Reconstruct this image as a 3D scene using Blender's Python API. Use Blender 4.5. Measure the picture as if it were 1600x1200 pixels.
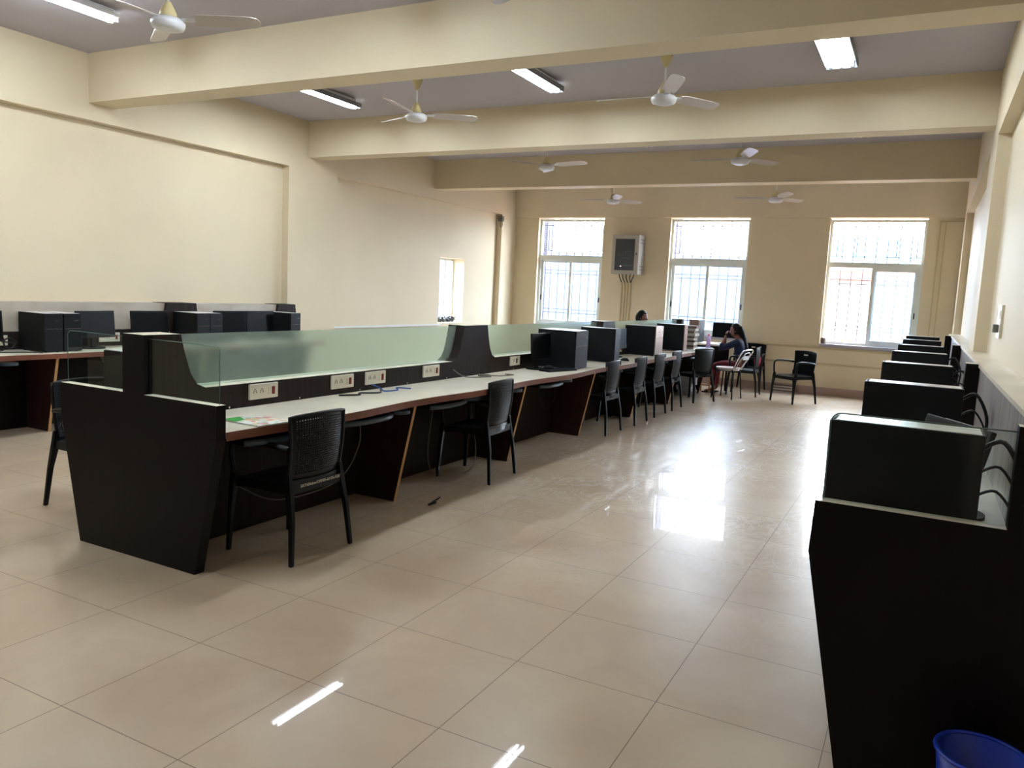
import bpy, bmesh, math, random
from mathutils import Vector, Matrix
random.seed(7)
C = bpy.context.scene.collection
S = bpy.context.scene
PI = math.pi
for o in list(bpy.data.objects): bpy.data.objects.remove(o)

# ------------------------------------------------------------------ camera
F, YAW, PITCH, ROLL, H = 1223.1, -.481159, -.117497, .0491168, 1.535
cy, sy = math.cos(YAW), math.sin(YAW)
fw = Vector((sy*math.cos(PITCH), cy*math.cos(PITCH), math.sin(PITCH)))
r0 = Vector((cy, -sy, 0)); u0 = r0.cross(fw)
ri = math.cos(ROLL)*r0 + math.sin(ROLL)*u0
up = -math.sin(ROLL)*r0 + math.cos(ROLL)*u0
cd = bpy.data.cameras.new('camera'); cam = bpy.data.objects.new('camera', cd); C.objects.link(cam)
cam.matrix_world = Matrix(((ri.x, up.x, -fw.x, 0), (ri.y, up.y, -fw.y, 0), (ri.z, up.z, -fw.z, H), (0, 0, 0, 1)))
cd.sensor_width = 36; cd.lens = F/1600*36; cd.clip_start = .05; cd.clip_end = 200
S.camera = cam

# ------------------------------------------------------------------ world, sun, exposure
W = bpy.data.worlds.new('world'); S.world = W; W.use_nodes = True
bg = W.node_tree.nodes['Background']
bg.inputs[0].default_value = (.86, .93, 1.0, 1); bg.inputs[1].default_value = 7.2
sd = bpy.data.lights.new('sun', 'SUN'); sd.energy = 1.0; sd.angle = .02; sd.color = (1, .95, .86)
sun = bpy.data.objects.new('sun', sd); C.objects.link(sun); sun.location = (0, -10, 20)
sun.rotation_euler = (math.radians(42), 0, math.radians(-14))
TUBE = 31.0
S.view_settings.view_transform = 'Standard'; S.view_settings.look = 'None'
S.view_settings.exposure = 2.53; S.view_settings.gamma = 1
try: S.view_settings.use_curve_mapping = False
except Exception: pass

# ------------------------------------------------------------------ materials
def lin(c):
    return tuple(((v/255)/12.92 if v/255 <= .04045 else ((v/255+.055)/1.055)**2.4) for v in c) + (1,)
def mat(name, rgb, rough=.5, metal=0, spec=.5, noise=0, nscale=6, bump=0, bscale=40, coat=0):
    m = bpy.data.materials.new(name); m.use_nodes = True
    nt = m.node_tree; b = nt.nodes['Principled BSDF']
    b.inputs['Base Color'].default_value = lin(rgb); b.inputs['Roughness'].default_value = rough
    b.inputs['Metallic'].default_value = metal; b.inputs['Specular IOR Level'].default_value = spec
    b.inputs['Coat Weight'].default_value = coat
    tc = nt.nodes.new('ShaderNodeTexCoord')
    if noise:
        n = nt.nodes.new('ShaderNodeTexNoise'); n.inputs['Scale'].default_value = nscale; n.inputs['Detail'].default_value = 6
        nt.links.new(tc.outputs['Object'], n.inputs['Vector'])
        r = nt.nodes.new('ShaderNodeValToRGB'); c = lin(rgb)
        r.color_ramp.elements[0].position = .3; r.color_ramp.elements[1].position = .7
        r.color_ramp.elements[0].color = tuple(v*(1-noise) for v in c[:3])+(1,)
        r.color_ramp.elements[1].color = tuple(min(1, v*(1+noise*.6)) for v in c[:3])+(1,)
        nt.links.new(n.outputs['Fac'], r.inputs['Fac']); nt.links.new(r.outputs['Color'], b.inputs['Base Color'])
    if bump:
        n = nt.nodes.new('ShaderNodeTexNoise'); n.inputs['Scale'].default_value = bscale; n.inputs['Detail'].default_value = 4
        nt.links.new(tc.outputs['Object'], n.inputs['Vector'])
        bp = nt.nodes.new('ShaderNodeBump'); bp.inputs['Strength'].default_value = bump; bp.inputs['Distance'].default_value = .01
        nt.links.new(n.outputs['Fac'], bp.inputs['Height']); nt.links.new(bp.outputs['Normal'], b.inputs['Normal'])
    return m
def emis(name, rgb, s):
    m = bpy.data.materials.new(name); m.use_nodes = True; nt = m.node_tree
    nt.nodes.remove(nt.nodes['Principled BSDF']); e = nt.nodes.new('ShaderNodeEmission')
    e.inputs[0].default_value = rgb+(1,); e.inputs[1].default_value = s
    nt.links.new(e.outputs[0], nt.nodes['Material Output'].inputs[0]); return m
def wood(name, a, b_, rough=.35, sc=(30, 30, 2), spec=.4):
    m = mat(name, a, rough, spec=spec); nt = m.node_tree; b = nt.nodes['Principled BSDF']
    tc = nt.nodes.new('ShaderNodeTexCoord'); mp = nt.nodes.new('ShaderNodeMapping'); mp.inputs['Scale'].default_value = sc
    n = nt.nodes.new('ShaderNodeTexNoise'); n.inputs['Scale'].default_value = 1.6; n.inputs['Detail'].default_value = 8
    r = nt.nodes.new('ShaderNodeValToRGB'); r.color_ramp.elements[0].color = lin(a); r.color_ramp.elements[1].color = lin(b_)
    r.color_ramp.elements[0].position = .35; r.color_ramp.elements[1].position = .68
    nt.links.new(tc.outputs['Object'], mp.inputs[0]); nt.links.new(mp.outputs[0], n.inputs['Vector'])
    nt.links.new(n.outputs['Fac'], r.inputs[0]); nt.links.new(r.outputs[0], b.inputs['Base Color']); return m
def thin_glass(name, tint, refl=.08, haze=0.0):
    m = bpy.data.materials.new(name); m.use_nodes = True; nt = m.node_tree
    nt.nodes.remove(nt.nodes['Principled BSDF'])
    t = nt.nodes.new('ShaderNodeBsdfTransparent'); t.inputs[0].default_value = tint+(1,)
    g = nt.nodes.new('ShaderNodeBsdfGlossy'); g.inputs['Roughness'].default_value = .01
    fr = nt.nodes.new('ShaderNodeFresnel'); fr.inputs[0].default_value = 1.5
    ml = nt.nodes.new('ShaderNodeMath'); ml.operation = 'MULTIPLY'; ml.inputs[1].default_value = refl/.04*.5
    ml.use_clamp = True
    mx = nt.nodes.new('ShaderNodeMixShader'); out = nt.nodes['Material Output']
    ge = nt.nodes.new('ShaderNodeNewGeometry'); fb = nt.nodes.new('ShaderNodeMath'); fb.operation = 'SUBTRACT'; fb.inputs[0].default_value = 1
    nt.links.new(ge.outputs['Backfacing'], fb.inputs[1]); f2 = nt.nodes.new('ShaderNodeMath'); f2.operation = 'MULTIPLY'   # no reflection off the inner faces
    nt.links.new(fr.outputs[0], ml.inputs[0]); nt.links.new(ml.outputs[0], f2.inputs[0]); nt.links.new(fb.outputs[0], f2.inputs[1]); nt.links.new(f2.outputs[0], mx.inputs[0])
    nt.links.new(t.outputs[0], mx.inputs[1]); nt.links.new(g.outputs[0], mx.inputs[2])
    if haze:
        d = nt.nodes.new('ShaderNodeBsdfTranslucent'); d.inputs[0].default_value = (.8, .85, .9, 1)
        m2 = nt.nodes.new('ShaderNodeMixShader'); m2.inputs[0].default_value = haze
        nt.links.new(mx.outputs[0], m2.inputs[1]); nt.links.new(d.outputs[0], m2.inputs[2]); nt.links.new(m2.outputs[0], out.inputs[0])
    else: nt.links.new(mx.outputs[0], out.inputs[0])
    return m
def frosted(name):
    m = bpy.data.materials.new(name); m.use_nodes = True; nt = m.node_tree
    nt.nodes.remove(nt.nodes['Principled BSDF']); out = nt.nodes['Material Output']
    rf = nt.nodes.new('ShaderNodeBsdfRefraction'); rf.inputs['IOR'].default_value = 1.12; rf.inputs['Roughness'].default_value = .2
    rf.inputs[0].default_value = (.88, .97, .93, 1)
    tl = nt.nodes.new('ShaderNodeBsdfTranslucent'); tl.inputs[0].default_value = (.62, .74, .70, 1)
    df = nt.nodes.new('ShaderNodeBsdfDiffuse'); df.inputs[0].default_value = (.60, .70, .66, 1)
    m1 = nt.nodes.new('ShaderNodeMixShader'); m1.inputs[0].default_value = .14
    m2 = nt.nodes.new('ShaderNodeMixShader'); m2.inputs[0].default_value = .14
    nt.links.new(rf.outputs[0], m1.inputs[1]); nt.links.new(tl.outputs[0], m1.inputs[2])
    nt.links.new(m1.outputs[0], m2.inputs[1]); nt.links.new(df.outputs[0], m2.inputs[2])
    nt.links.new(m2.outputs[0], out.inputs[0]); return m

WALL = mat('wall_paint', (223, 208, 178), .6, spec=.25, noise=.04, nscale=1.2, bump=.15, bscale=60)
CEIL = mat('ceiling_paint', (188, 183, 190), .8, spec=.1, noise=.03, nscale=1)
SKIRT = mat('skirting_tile', (176, 150, 138), .3)
WENGE = wood('wenge_laminate', (12, 6, 6), (19, 10, 9), .42, spec=.15)
WENGEP = wood('partition_laminate', (38, 29, 27), (50, 40, 37), .5, spec=.12)
EDGE = wood('brown_edge_band', (112, 66, 50), (132, 82, 64), .4, (8, 2, 8))
CREAM = wood('cream_laminate', (222, 212, 190), (240, 231, 212), .28, (3, 1.2, 3))
LEGW = wood('leg_laminate', (44, 25, 20), (60, 36, 29), .4, spec=.2)
GOLD = mat('bare_ply_edge', (196, 148, 96), .6)
BLACKP = mat('black_plastic', (6, 8, 10), .5, spec=.2, noise=.1)
CHAIRM = mat('chair_plastic', (8, 10, 12), .4, spec=.3, noise=.12, nscale=4)
SHEENP = mat('sheen_lit_plastic', (50, 60, 68), .25)  # paler than the chair plastic: reflected window light put into the colour
TOWER = mat('tower_case', (6, 9, 13), .5, spec=.25)
TOWERF = mat('tower_front', (9, 14, 21), .45, spec=.3)
TOWERLIT = mat('tower_front_lit', (152, 128, 116), .35, metal=.4, noise=.15, nscale=9)  # pinkish light falling on these fronts, mixed into the colour
DUSTSHEEN = mat('dusty_top_sheen', (226, 224, 222), .3, noise=.2, nscale=12)  # tower-top dust, painted near-white for the window light it reflects
SCREEN = mat('screen_glass', (5, 7, 10), .35, spec=.12)
BLUEP = mat('tray_front_plastic', (62, 78, 90), .28)
SOCK = mat('ivory_switch_plastic', (232, 226, 208), .35)
HOLE = mat('socket_hole', (30, 28, 26), .6)
RED = mat('red_rocker', (120, 18, 20), .3)
WHITE = mat('white_metal', (225, 226, 226), .4)
ALU = mat('window_powder_coat', (224, 228, 222), .35)
GRILL = mat('grille_iron', (70, 66, 84), .6)
FANW = mat('fan_white', (214, 214, 216), .3)
FANB = mat('fan_blade', (196, 188, 184), .3, metal=.25)
FANC = mat('fan_cream', (206, 190, 140), .4)
CABLE = mat('black_cable', (16, 16, 18), .5)
CABLEG = mat('grey_cable', (120, 110, 100), .6)
CABLEB = mat('blue_cable', (40, 90, 170), .5)
PAPER = mat('paper_grey', (200, 192, 184), .8, noise=.25, nscale=25)
PAPERD = mat('file_board', (120, 100, 92), .8, noise=.3, nscale=18)
CHROME = mat('chrome', (210, 212, 216), .12, metal=1)
TUBEM = emis('tube_glow', (.80, .90, 1.0), TUBE)
TUBE3 = emis('tube_glow_triple', (.80, .90, 1.0), TUBE*.5)
TUBEN = emis('tube_glow_near', (.80, .90, 1.0), TUBE*.8)
GREYM = mat('batten_grey', (120, 120, 126), .5)
TUBEO = mat('tube_off', (230, 232, 236), .3)
GLASS = thin_glass('clear_glass', (.90, .95, .93), .07)
GEDGE = mat('glass_edge', (96, 118, 112), .2)
WGLASS = thin_glass('window_glass', (.93, .96, 1.0), .05)
NET = thin_glass('netted_glass', (.82, .89, .96), .05, .02)
FROST = frosted('frosted_glass')

# floor: polished vitrified tiles 0.6 m with dusty mop smears
def floor_mat():
    m = mat('polished_tile', (202, 184, 160), .07, spec=.2); nt = m.node_tree; b = nt.nodes['Principled BSDF']; L = nt.links.new
    tc = nt.nodes.new('ShaderNodeTexCoord')
    mp = nt.nodes.new('ShaderNodeMapping'); mp.inputs['Location'].default_value = (.774+6, -2.804+6, 0)
    L(tc.outputs['Object'], mp.inputs[0])
    sx = nt.nodes.new('ShaderNodeSeparateXYZ'); L(mp.outputs[0], sx.inputs[0])
    def mth(op, a, v=None, clamp=False):
        n = nt.nodes.new('ShaderNodeMath'); n.operation = op; n.use_clamp = clamp
        if hasattr(a, 'links') or hasattr(a, 'is_linked'): L(a, n.inputs[0])
        else: n.inputs[0].default_value = a
        if v is not None:
            if hasattr(v, 'is_linked'): L(v, n.inputs[1])
            else: n.inputs[1].default_value = v
        return n.outputs[0]
    def gd(o):
        q = mth('DIVIDE', o, .6); q = mth('FRACT', q); q = mth('SUBTRACT', q, .5); q = mth('ABSOLUTE', q)
        return mth('GREATER_THAN', q, .5-.0028)
    grout = mth('MAXIMUM', gd(sx.outputs[0]), gd(sx.outputs[1]))
    def noise(scale, det, dist=0, sc=None, vec=None):
        n = nt.nodes.new('ShaderNodeTexNoise'); n.inputs['Scale'].default_value = scale; n.inputs['Detail'].default_value = det
        n.inputs['Distortion'].default_value = dist
        L(vec or tc.outputs['Object'], n.inputs['Vector']); return n.outputs['Fac']
    def ramp(f, p0, c0, p1, c1):
        r = nt.nodes.new('ShaderNodeValToRGB'); e = r.color_ramp.elements
        e[0].position = p0; e[1].position = p1; e[0].color = c0; e[1].color = c1; L(f, r.inputs[0]); return r.outputs[0]
    base = ramp(noise(1.6, 7, .6), .3, lin((184, 161, 134)), .72, lin((206, 187, 160)))
    # mop smears: curved ridges
    def strokes(scale, dist, width, seed):
        mp2 = nt.nodes.new('ShaderNodeMapping'); mp2.inputs['Location'].default_value = (seed, seed*1.7, seed); mp2.inputs['Scale'].default_value = (1, .55, 1)
        mp2.inputs['Rotation'].default_value = (0, 0, seed*.6); L(tc.outputs['Object'], mp2.inputs[0])
        q = noise(scale, 2, dist, vec=mp2.outputs[0]); q = mth('ABSOLUTE', mth('SUBTRACT', q, .5))
        q = mth('MULTIPLY', q, width); return mth('SUBTRACT', 1.0, q, True)
    mr = nt.nodes.new('ShaderNodeMapRange'); mr.inputs['From Min'].default_value = 3.2; mr.inputs['From Max'].default_value = 7.0; mr.clamp = True
    s2 = nt.nodes.new('ShaderNodeSeparateXYZ'); L(tc.outputs['Object'], s2.inputs[0]); L(s2.outputs[1], mr.inputs['Value'])
    patch = ramp(noise(1.1, 3, .5), .42, (.25, .25, .25, 1), .62, (1, 1, 1, 1))
    st = mth('MAXIMUM', strokes(4.5, 1.6, 30, 3.1), strokes(6.5, 1.2, 26, 8.3))
    sm2 = mth('MULTIPLY', mth('MULTIPLY', st, mr.outputs[0]), patch)
    mx = nt.nodes.new('ShaderNodeMix'); mx.data_type = 'RGBA'
    k = mth('MULTIPLY', sm2, .85); L(k, mx.inputs[0]); L(base, mx.inputs[6]); mx.inputs[7].default_value = lin((228, 222, 214))
    m3 = nt.nodes.new('ShaderNodeMix'); m3.data_type = 'RGBA'
    L(mth('MULTIPLY', grout, .75), m3.inputs[0]); L(mx.outputs[2], m3.inputs[6]); m3.inputs[7].default_value = lin((70, 58, 48))
    L(m3.outputs[2], b.inputs['Base Color'])
    rg = mth('MULTIPLY', sm2, .2); rg = mth('ADD', rg, .30)
    r2 = mth('MULTIPLY', noise(.9, 3), .04); rg = mth('ADD', rg, r2); L(rg, b.inputs['Roughness']); b.inputs['Coat Weight'].default_value = .5; b.inputs['Coat Roughness'].default_value = .012; b.inputs['Coat IOR'].default_value = 1.5
    bp = nt.nodes.new('ShaderNodeBump'); bp.inputs['Strength'].default_value = .04; bp.inputs['Distance'].default_value = .01
    L(noise(2.2, 3), bp.inputs['Height']); L(bp.outputs[0], b.inputs['Normal'])
    return m
FLOOR = floor_mat()

# ------------------------------------------------------------------ mesh helpers
def box(bm, x0, x1, y0, y1, z0, z1, mi=0, bev=0):
    v = [bm.verts.new(p) for p in ((x0,y0,z0),(x1,y0,z0),(x1,y1,z0),(x0,y1,z0),(x0,y0,z1),(x1,y0,z1),(x1,y1,z1),(x0,y1,z1))]
    fs = [bm.faces.new([v[i] for i in q]) for q in ((0,3,2,1),(4,5,6,7),(0,1,5,4),(1,2,6,5),(2,3,7,6),(3,0,4,7))]
    for f in fs: f.material_index = mi
    if bev:
        es = list({e for f in fs for e in f.edges})
        r = bmesh.ops.bevel(bm, geom=es, offset=bev, segments=2, affect='EDGES', profile=.5)
        for f in r['faces']: f.material_index = mi
    return v
def prism(bm, pts, axis, a, b, mi=0):
    """extrude a polygon; pts in the other two axes (order xyz without axis)"""
    def P(p, t):
        q = list(p); q.insert(axis, t); return q
    A = [bm.verts.new(P(p, a)) for p in pts]; B = [bm.verts.new(P(p, b)) for p in pts]
    fs = [bm.faces.new(A), bm.faces.new(B[::-1])]
    n = len(pts)
    for i in range(n): fs.append(bm.faces.new((A[i], B[i], B[(i+1) % n], A[(i+1) % n])))
    for f in fs: f.material_index = mi
    bmesh.ops.recalc_face_normals(bm, faces=fs); return fs
def tube(bm, pts, r, seg=8, mi=0, close=True, flat=1.0):
    pts = [Vector(p) for p in pts]; rings = []
    rr = r if isinstance(r, (list, tuple)) else [r]*len(pts)
    nrm = None
    for i, p in enumerate(pts):
        d = (pts[min(i+1, len(pts)-1)]-pts[max(i-1, 0)]).normalized()
        if nrm is None:
            nrm = d.cross(Vector((0, 0, 1)));
            if nrm.length < .1: nrm = Vector((1, 0, 0))
        nrm = (nrm-d*nrm.dot(d)).normalized(); bn = d.cross(nrm)
        rings.append([bm.verts.new(p+rr[i]*(math.cos(2*PI*k/seg)*nrm+flat*math.sin(2*PI*k/seg)*bn)) for k in range(seg)])
    for a, b in zip(rings, rings[1:]):
        for k in range(seg):
            f = bm.faces.new((a[k], a[(k+1) % seg], b[(k+1) % seg], b[k])); f.material_index = mi; f.smooth = True
    if close:
        for R, s in ((rings[0], -1), (rings[-1], 1)):
            f = bm.faces.new(R[::s]); f.material_index = mi
def lathe(bm, prof, seg=24, c=(0, 0, 0), mi=0, cap=True):
    rings = []
    for r, z in prof:
        rings.append([bm.verts.new((c[0]+r*math.cos(2*PI*k/seg), c[1]+r*math.sin(2*PI*k/seg), c[2]+z)) for k in range(seg)])
    for a, b in zip(rings, rings[1:]):
        for k in range(seg):
            f = bm.faces.new((a[k], a[(k+1) % seg], b[(k+1) % seg], b[k])); f.material_index = mi; f.smooth = True
    if cap:
        bm.faces.new(rings[0][::-1]).material_index = mi; bm.faces.new(rings[-1]).material_index = mi
def smoothpath(pts, n=6):
    pts = [Vector(p) for p in pts]; out = []
    P = [pts[0]]+pts+[pts[-1]]
    for i in range(1, len(P)-2):
        for k in range(n):
            t = k/n; a, b, c, d = P[i-1], P[i], P[i+1], P[i+2]
            out.append(.5*((2*b)+(c-a)*t+(2*a-5*b+4*c-d)*t*t+(3*b-a-3*c+d)*t**3))
    out.append(pts[-1]); return out
def B(): return bmesh.new()
def obj(name, bm, mats, parent=None, smooth=False):
    me = bpy.data.meshes.new(name); bmesh.ops.recalc_face_normals(bm, faces=bm.faces)
    bm.to_mesh(me); bm.free()
    for m in (mats if isinstance(mats, (list, tuple)) else [mats]): me.materials.append(m)
    if smooth:
        for p in me.polygons: p.use_smooth = True
    o = bpy.data.objects.new(name, me); C.objects.link(o)
    if parent: o.parent = parent
    return o
def boxo(name, m, parent, x0, x1, y0, y1, z0, z1, bev=0):
    b = B(); box(b, x0, x1, y0, y1, z0, z1, 0, bev); return obj(name, b, m, parent)
def tag(o, label, cat, group=None, kind=None):
    o['label'] = label; o['category'] = cat
    if group: o['group'] = group
    if kind: o['kind'] = kind
    return o
def thing(name, label, cat, loc=(0, 0, 0), rz=0, group=None):
    o = bpy.data.objects.new(name, None); C.objects.link(o); o.empty_display_size = .1
    o.location = loc; o.rotation_euler = (0, 0, rz); return tag(o, label, cat, group)
def struct(name, bm, m, parent=None):
    o = obj(name, bm, m, parent)
    if not parent: o['kind'] = 'structure'
    return o
def dup(src, loc, rz, label, group=None):
    r = src.copy(); C.objects.link(r); r.location = loc; r.rotation_euler = (0, 0, rz); r['label'] = label
    if group: r['group'] = group
    for ch in list(src.children):
        c = ch.copy(); C.objects.link(c); c.parent = r
        for g in list(ch.children):
            d = g.copy(); C.objects.link(d); d.parent = c
    return r
def text_mesh(name, body, size, m, parent, loc, rot, align='CENTER'):
    cu = bpy.data.curves.new(name, 'FONT'); cu.body = body; cu.size = size; cu.extrude = .0005; cu.align_x = align; cu.align_y = 'CENTER'
    t = bpy.data.objects.new(name+'_c', cu); C.objects.link(t)
    bpy.context.view_layer.update()
    me = bpy.data.meshes.new_from_object(t.evaluated_get(bpy.context.evaluated_depsgraph_get()))
    bpy.data.objects.remove(t); me.materials.clear(); me.materials.append(m)
    o = bpy.data.objects.new(name, me); C.objects.link(o); o.parent = parent; o.location = loc; o.rotation_euler = rot; return o

# ------------------------------------------------------------------ room shell
XL, XR, Y0, YB, ZC, ZB, ZL = -7.728, .383, -9.0, 14.58, 3.71, 3.23, 3.06
b = B(); box(b, XL-.6, XR+.6, Y0-.3, YB+.4, -.15, 0); struct('floor', b, FLOOR)
b = B(); box(b, XL-.6, XR+.6, Y0-.3, YB+.4, ZC, ZC+.2); struct('ceiling', b, CEIL)
RD = .11
# left wall: pilasters and recesses; small opening in the second recess
b = B()
box(b, XL-.45, XL, Y0, YB+.4, ZL, ZC)
for a, c in ((-1.9, -.9), (8.06, 9.04), (14.03, YB+.4)): box(b, XL-.45, XL, a, c, 0, ZL)
for a, c in ((Y0, -1.9), (-.9, 8.06)): box(b, XL-.45, XL-RD, a, c, 0, ZL)
wy0, wy1, wz0, wz1 = 11.98, 12.82, .90, 2.09
box(b, XL-.45, XL-RD, 9.04, wy0, 0, ZL); box(b, XL-.45, XL-RD, wy1, 14.03, 0, ZL)
box(b, XL-.45, XL-RD, wy0, wy1, 0, wz0); box(b, XL-.45, XL-RD, wy0, wy1, wz1, ZL)
struct('wall_left', b, WALL)
# right wall
b = B()
box(b, XR, XR+.4, Y0, YB+.4, ZL, ZC)
for a, c in ((-1.9, -.9), (7.92, 8.92), (13.95, YB+.4)): box(b, XR, XR+.4, a, c, 0, ZL)
for a, c in ((Y0, -1.9), (-.9, 7.92), (8.92, 13.95)): box(b, XR+.1, XR+.4, a, c, 0, ZL)
struct('wall_right', b, WALL)
b = B(); box(b, XL-.45, XR+.4, Y0-.3, Y0, 0, ZC); struct('wall_front', b, WALL)
# back wall with three openings
WIN = [(-7.20, -5.77), (-4.43, -2.97), (-1.62, -.13)]; WZ0 = .87; YW = YB+.06
b = B()
box(b, XL, XR, YB, YB+.3, ZL, ZC)
xs = [XL]+[v for w in WIN for v in w]+[XR]
for i in range(0, len(xs), 2): box(b, xs[i], xs[i+1], YW, YB+.3, 0, ZL)
for w in WIN: box(b, w[0], w[1], YW, YB+.3, 0, WZ0)
struct('wall_back', b, WALL)
# ceiling beams
for i, (a, c) in enumerate(((-1.07, -.8), (2.08, 2.35), (5.225, 5.52), (8.43, 8.70), (11.57, 11.85))):
    b = B(); box(b, XL, XR, a, c, ZB, ZC+.01); struct('trim_%d' % (i+1), b, WALL)
# skirting and dado lines on the window wall
b = B(); box(b, XL, XR, YW-.014, YW, 0, .13); box(b, XL, XR, YW-.014, YW, .1305, .134); struct('baseboard_back', b, SKIRT)
b = B()
box(b, XL+.0, XL+.012, 8.06, 9.04, 0, .13); box(b, XL-RD, XL-RD+.012, 9.04, 14.03, 0, .13); box(b, XL-RD, XL-RD+.012, -.9, 8.06, 0, .13)
struct('baseboard_left', b, SKIRT)
b = B(); box(b, XR+.088, XR+.1, -.9, 7.92, 0, .13); struct('baseboard_right', b, SKIRT)
CAS = mat('painted_casing', (204, 186, 146), .5)
b = B()
for z in (.80, .52): box(b, -2.9, XR, YW-.018, YW, z, z+.035, 0, .004)
struct('trim_6', b, CAS)
b = B()   # cable casings up the right corner
for x in (.04, .12): box(b, x, x+.022, YW-.018, YW, .84, 3.0, 0, .003)
box(b, .04, XR, YW-.018, YW, 2.99, 3.012)
struct('trim_7', b, CAS)
b = B()
for x in (-5.33, -5.27, -5.21, -5.15): box(b, x-.014, x+.014, YW-.02, YW, .2, 1.80, 0, .004)
struct('trim_8', b, CAS)
# white ledge strip low on the second recess of the left wall
b = B(); box(b, XL-RD, XL-RD+.05, 9.06, 12.0, .86, .885); struct('trim_9', b, WHITE)

# windows
def window(n, x0, x1, openleft=False):
    root = bpy.data.objects.new('window_%d' % n, None); C.objects.link(root); root['kind'] = 'structure'
    yf = YW+.09
    b = B(); w = .045; zt = 2.27
    def fr(xa, xb, za, zb, ya, yb, t):
        box(b, xa, xa+t, ya, yb, za, zb); box(b, xb-t, xb, ya, yb, za, zb)
        box(b, xa+t, xb-t, ya, yb, zb-t, zb); box(b, xa+t, xb-t, ya, yb, za, za+t)
    fr(x0, x1, WZ0+.03, 3.04, yf, yf+.09, w); box(b, x0+w, x1-w, yf-.005, yf+.09, zt-.045, zt+.045)
    fo = obj('window_frame', b, ALU, root)
    xm = (x0+x1)/2
    for k, (a, c) in enumerate(((x0+w, xm+.025), (xm-.025, x1-w))):
        if openleft and k == 0: continue
        b = B(); ya = yf+.012+.03*(1-k); fr(a, c, WZ0+.075, zt-.045, ya, ya+.025, .052)
        s = obj('sash', b, ALU, root)
        b = B(); box(b, a+.05, c-.05, ya+.01, ya+.014, WZ0+.12, zt-.09); obj('pane', b, NET, s)
        b = B(); box(b, a+.012 if k == 0 else c-.03, a+.03 if k == 0 else c-.012, ya-.012, ya, 1.40, 1.50); obj('sash_lock', b, BLACKP, s)
    if openleft:   # the left sash is slid behind the right one
        b = B(); ya = yf+.045; fr(xm-.0, x1-w-.02, WZ0+.075, zt-.045, ya, ya+.025, .052); s = obj('sash', b, ALU, root)
        b = B(); box(b, xm+.05, x1-w-.07, ya+.01, ya+.014, WZ0+.12, zt-.09); obj('pane', b, NET, s)
    b = B(); box(b, x0+w, x1-w, yf+.03, yf+.034, zt+.045, 3.0); obj('pane', b, WGLASS, root)
    # iron grille outside
    b = B(); yg = yf+.16; r = .009
    nx = 8
    for i in range(nx+1):
        x = x0+.03+(x1-x0-.06)*i/nx; tube(b, [(x, yg, WZ0), (x, yg, ZL)], r, 6)
    for z in (1.15, 1.22, 1.95, 2.02, 2.42, 2.93): tube(b, [(x0, yg, z), (x1, yg, z)], r, 6)
    for i in range(5):
        x = x0+.12+(x1-x0-.24)*i/4; tube(b, [(x, yg+.02, 2.42), (x, yg+.02, 2.93)], r, 6)
    obj('grille', b, GRILL, root)
    # sill
    b = B(); box(b, x0-.0, x1+.0, YW-.03, YB+.3, WZ0-.03, WZ0+.028, 0, .004); obj('sill', b, mat('sill_stone', (170, 166, 176), .3), root)
window(1, *WIN[0]); window(2, *WIN[1]); window(3, *WIN[2], openleft=True)
# small window in the left wall
root = bpy.data.objects.new('window_4', None); C.objects.link(root); root['kind'] = 'structure'
b = B(); xa, xb = XL-.40, XL-.34
for a, c in ((wy0, wy0+.04), (12.48, 12.55), (wy1-.04, wy1)): box(b, xa, xb, a, c, wz0, wz1)
for a, c in ((wz0, wz0+.06), (wz1-.04, wz1)): box(b, xa, xb, wy0+.04, 12.48, a, c); box(b, xa, xb, 12.55, wy1-.04, a, c)
obj('window_frame', b, ALU, root)
b = B(); box(b, xa+.02, xa+.024, wy0+.04, 12.48, wz0+.06, wz1-.04); box(b, xa+.02, xa+.024, 12.55, wy1-.04, wz0+.06, wz1-.04); obj('pane', b, WGLASS, root)
b = B()
for i in range(6): tube(b, [(xa-.1, wy0+.08+i*.13, wz0), (xa-.1, wy0+.08+i*.13, wz1)], .006, 6)
for z in (1.2, 1.26, 1.75): tube(b, [(xa-.1, wy0, z), (xa-.1, wy1, z)], .006, 6)
obj('grille', b, GRILL, root)
# portals guide daylight sampling through the openings
for n, w in enumerate(WIN):
    ld = bpy.data.lights.new('daylight_portal', 'AREA'); ld.shape = 'RECTANGLE'; ld.size = w[1]-w[0]; ld.size_y = ZL-WZ0
    lo = bpy.data.objects.new('daylight_portal', ld); C.objects.link(lo); lo.location = ((w[0]+w[1])/2, YB+.31, (ZL+WZ0)/2)
    lo.rotation_euler = (-PI/2, 0, 0); ld.cycles.is_portal = True

# ------------------------------------------------------------------ outdoors
b = B(); box(b, -40, 30, YB+.4, 60, -.45, -.3); box(b, -40, XL-.6, -10, YB+.4, -.45, -.3)
o = obj('ground', b, mat('red_earth', (130, 92, 74), .95, noise=.3, nscale=1.5)); o['kind'] = 'structure'
def brick_mat(name, c1, c2, mort, sc):
    m = mat(name, c1, .9); nt = m.node_tree; t = nt.nodes.new('ShaderNodeTexBrick'); tc = nt.nodes.new('ShaderNodeTexCoord')
    mp = nt.nodes.new('ShaderNodeMapping'); mp.inputs['Rotation'].default_value = (PI/2, 0, 0)
    t.inputs['Scale'].default_value = sc
    t.inputs['Color1'].default_value = lin(c1); t.inputs['Color2'].default_value = lin(c2); t.inputs['Mortar'].default_value = lin(mort)
    nt.links.new(tc.outputs['Object'], mp.inputs[0]); nt.links.new(mp.outputs[0], t.inputs[0]); nt.links.new(t.outputs[0], nt.nodes['Principled BSDF'].inputs['Base Color']); return m
b = B(); box(b, -20, -2.6, 19.5, 19.75, -.3, 2.55); box(b, -20, -2.6, 19.45, 19.8, 2.55, 2.65)
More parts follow.
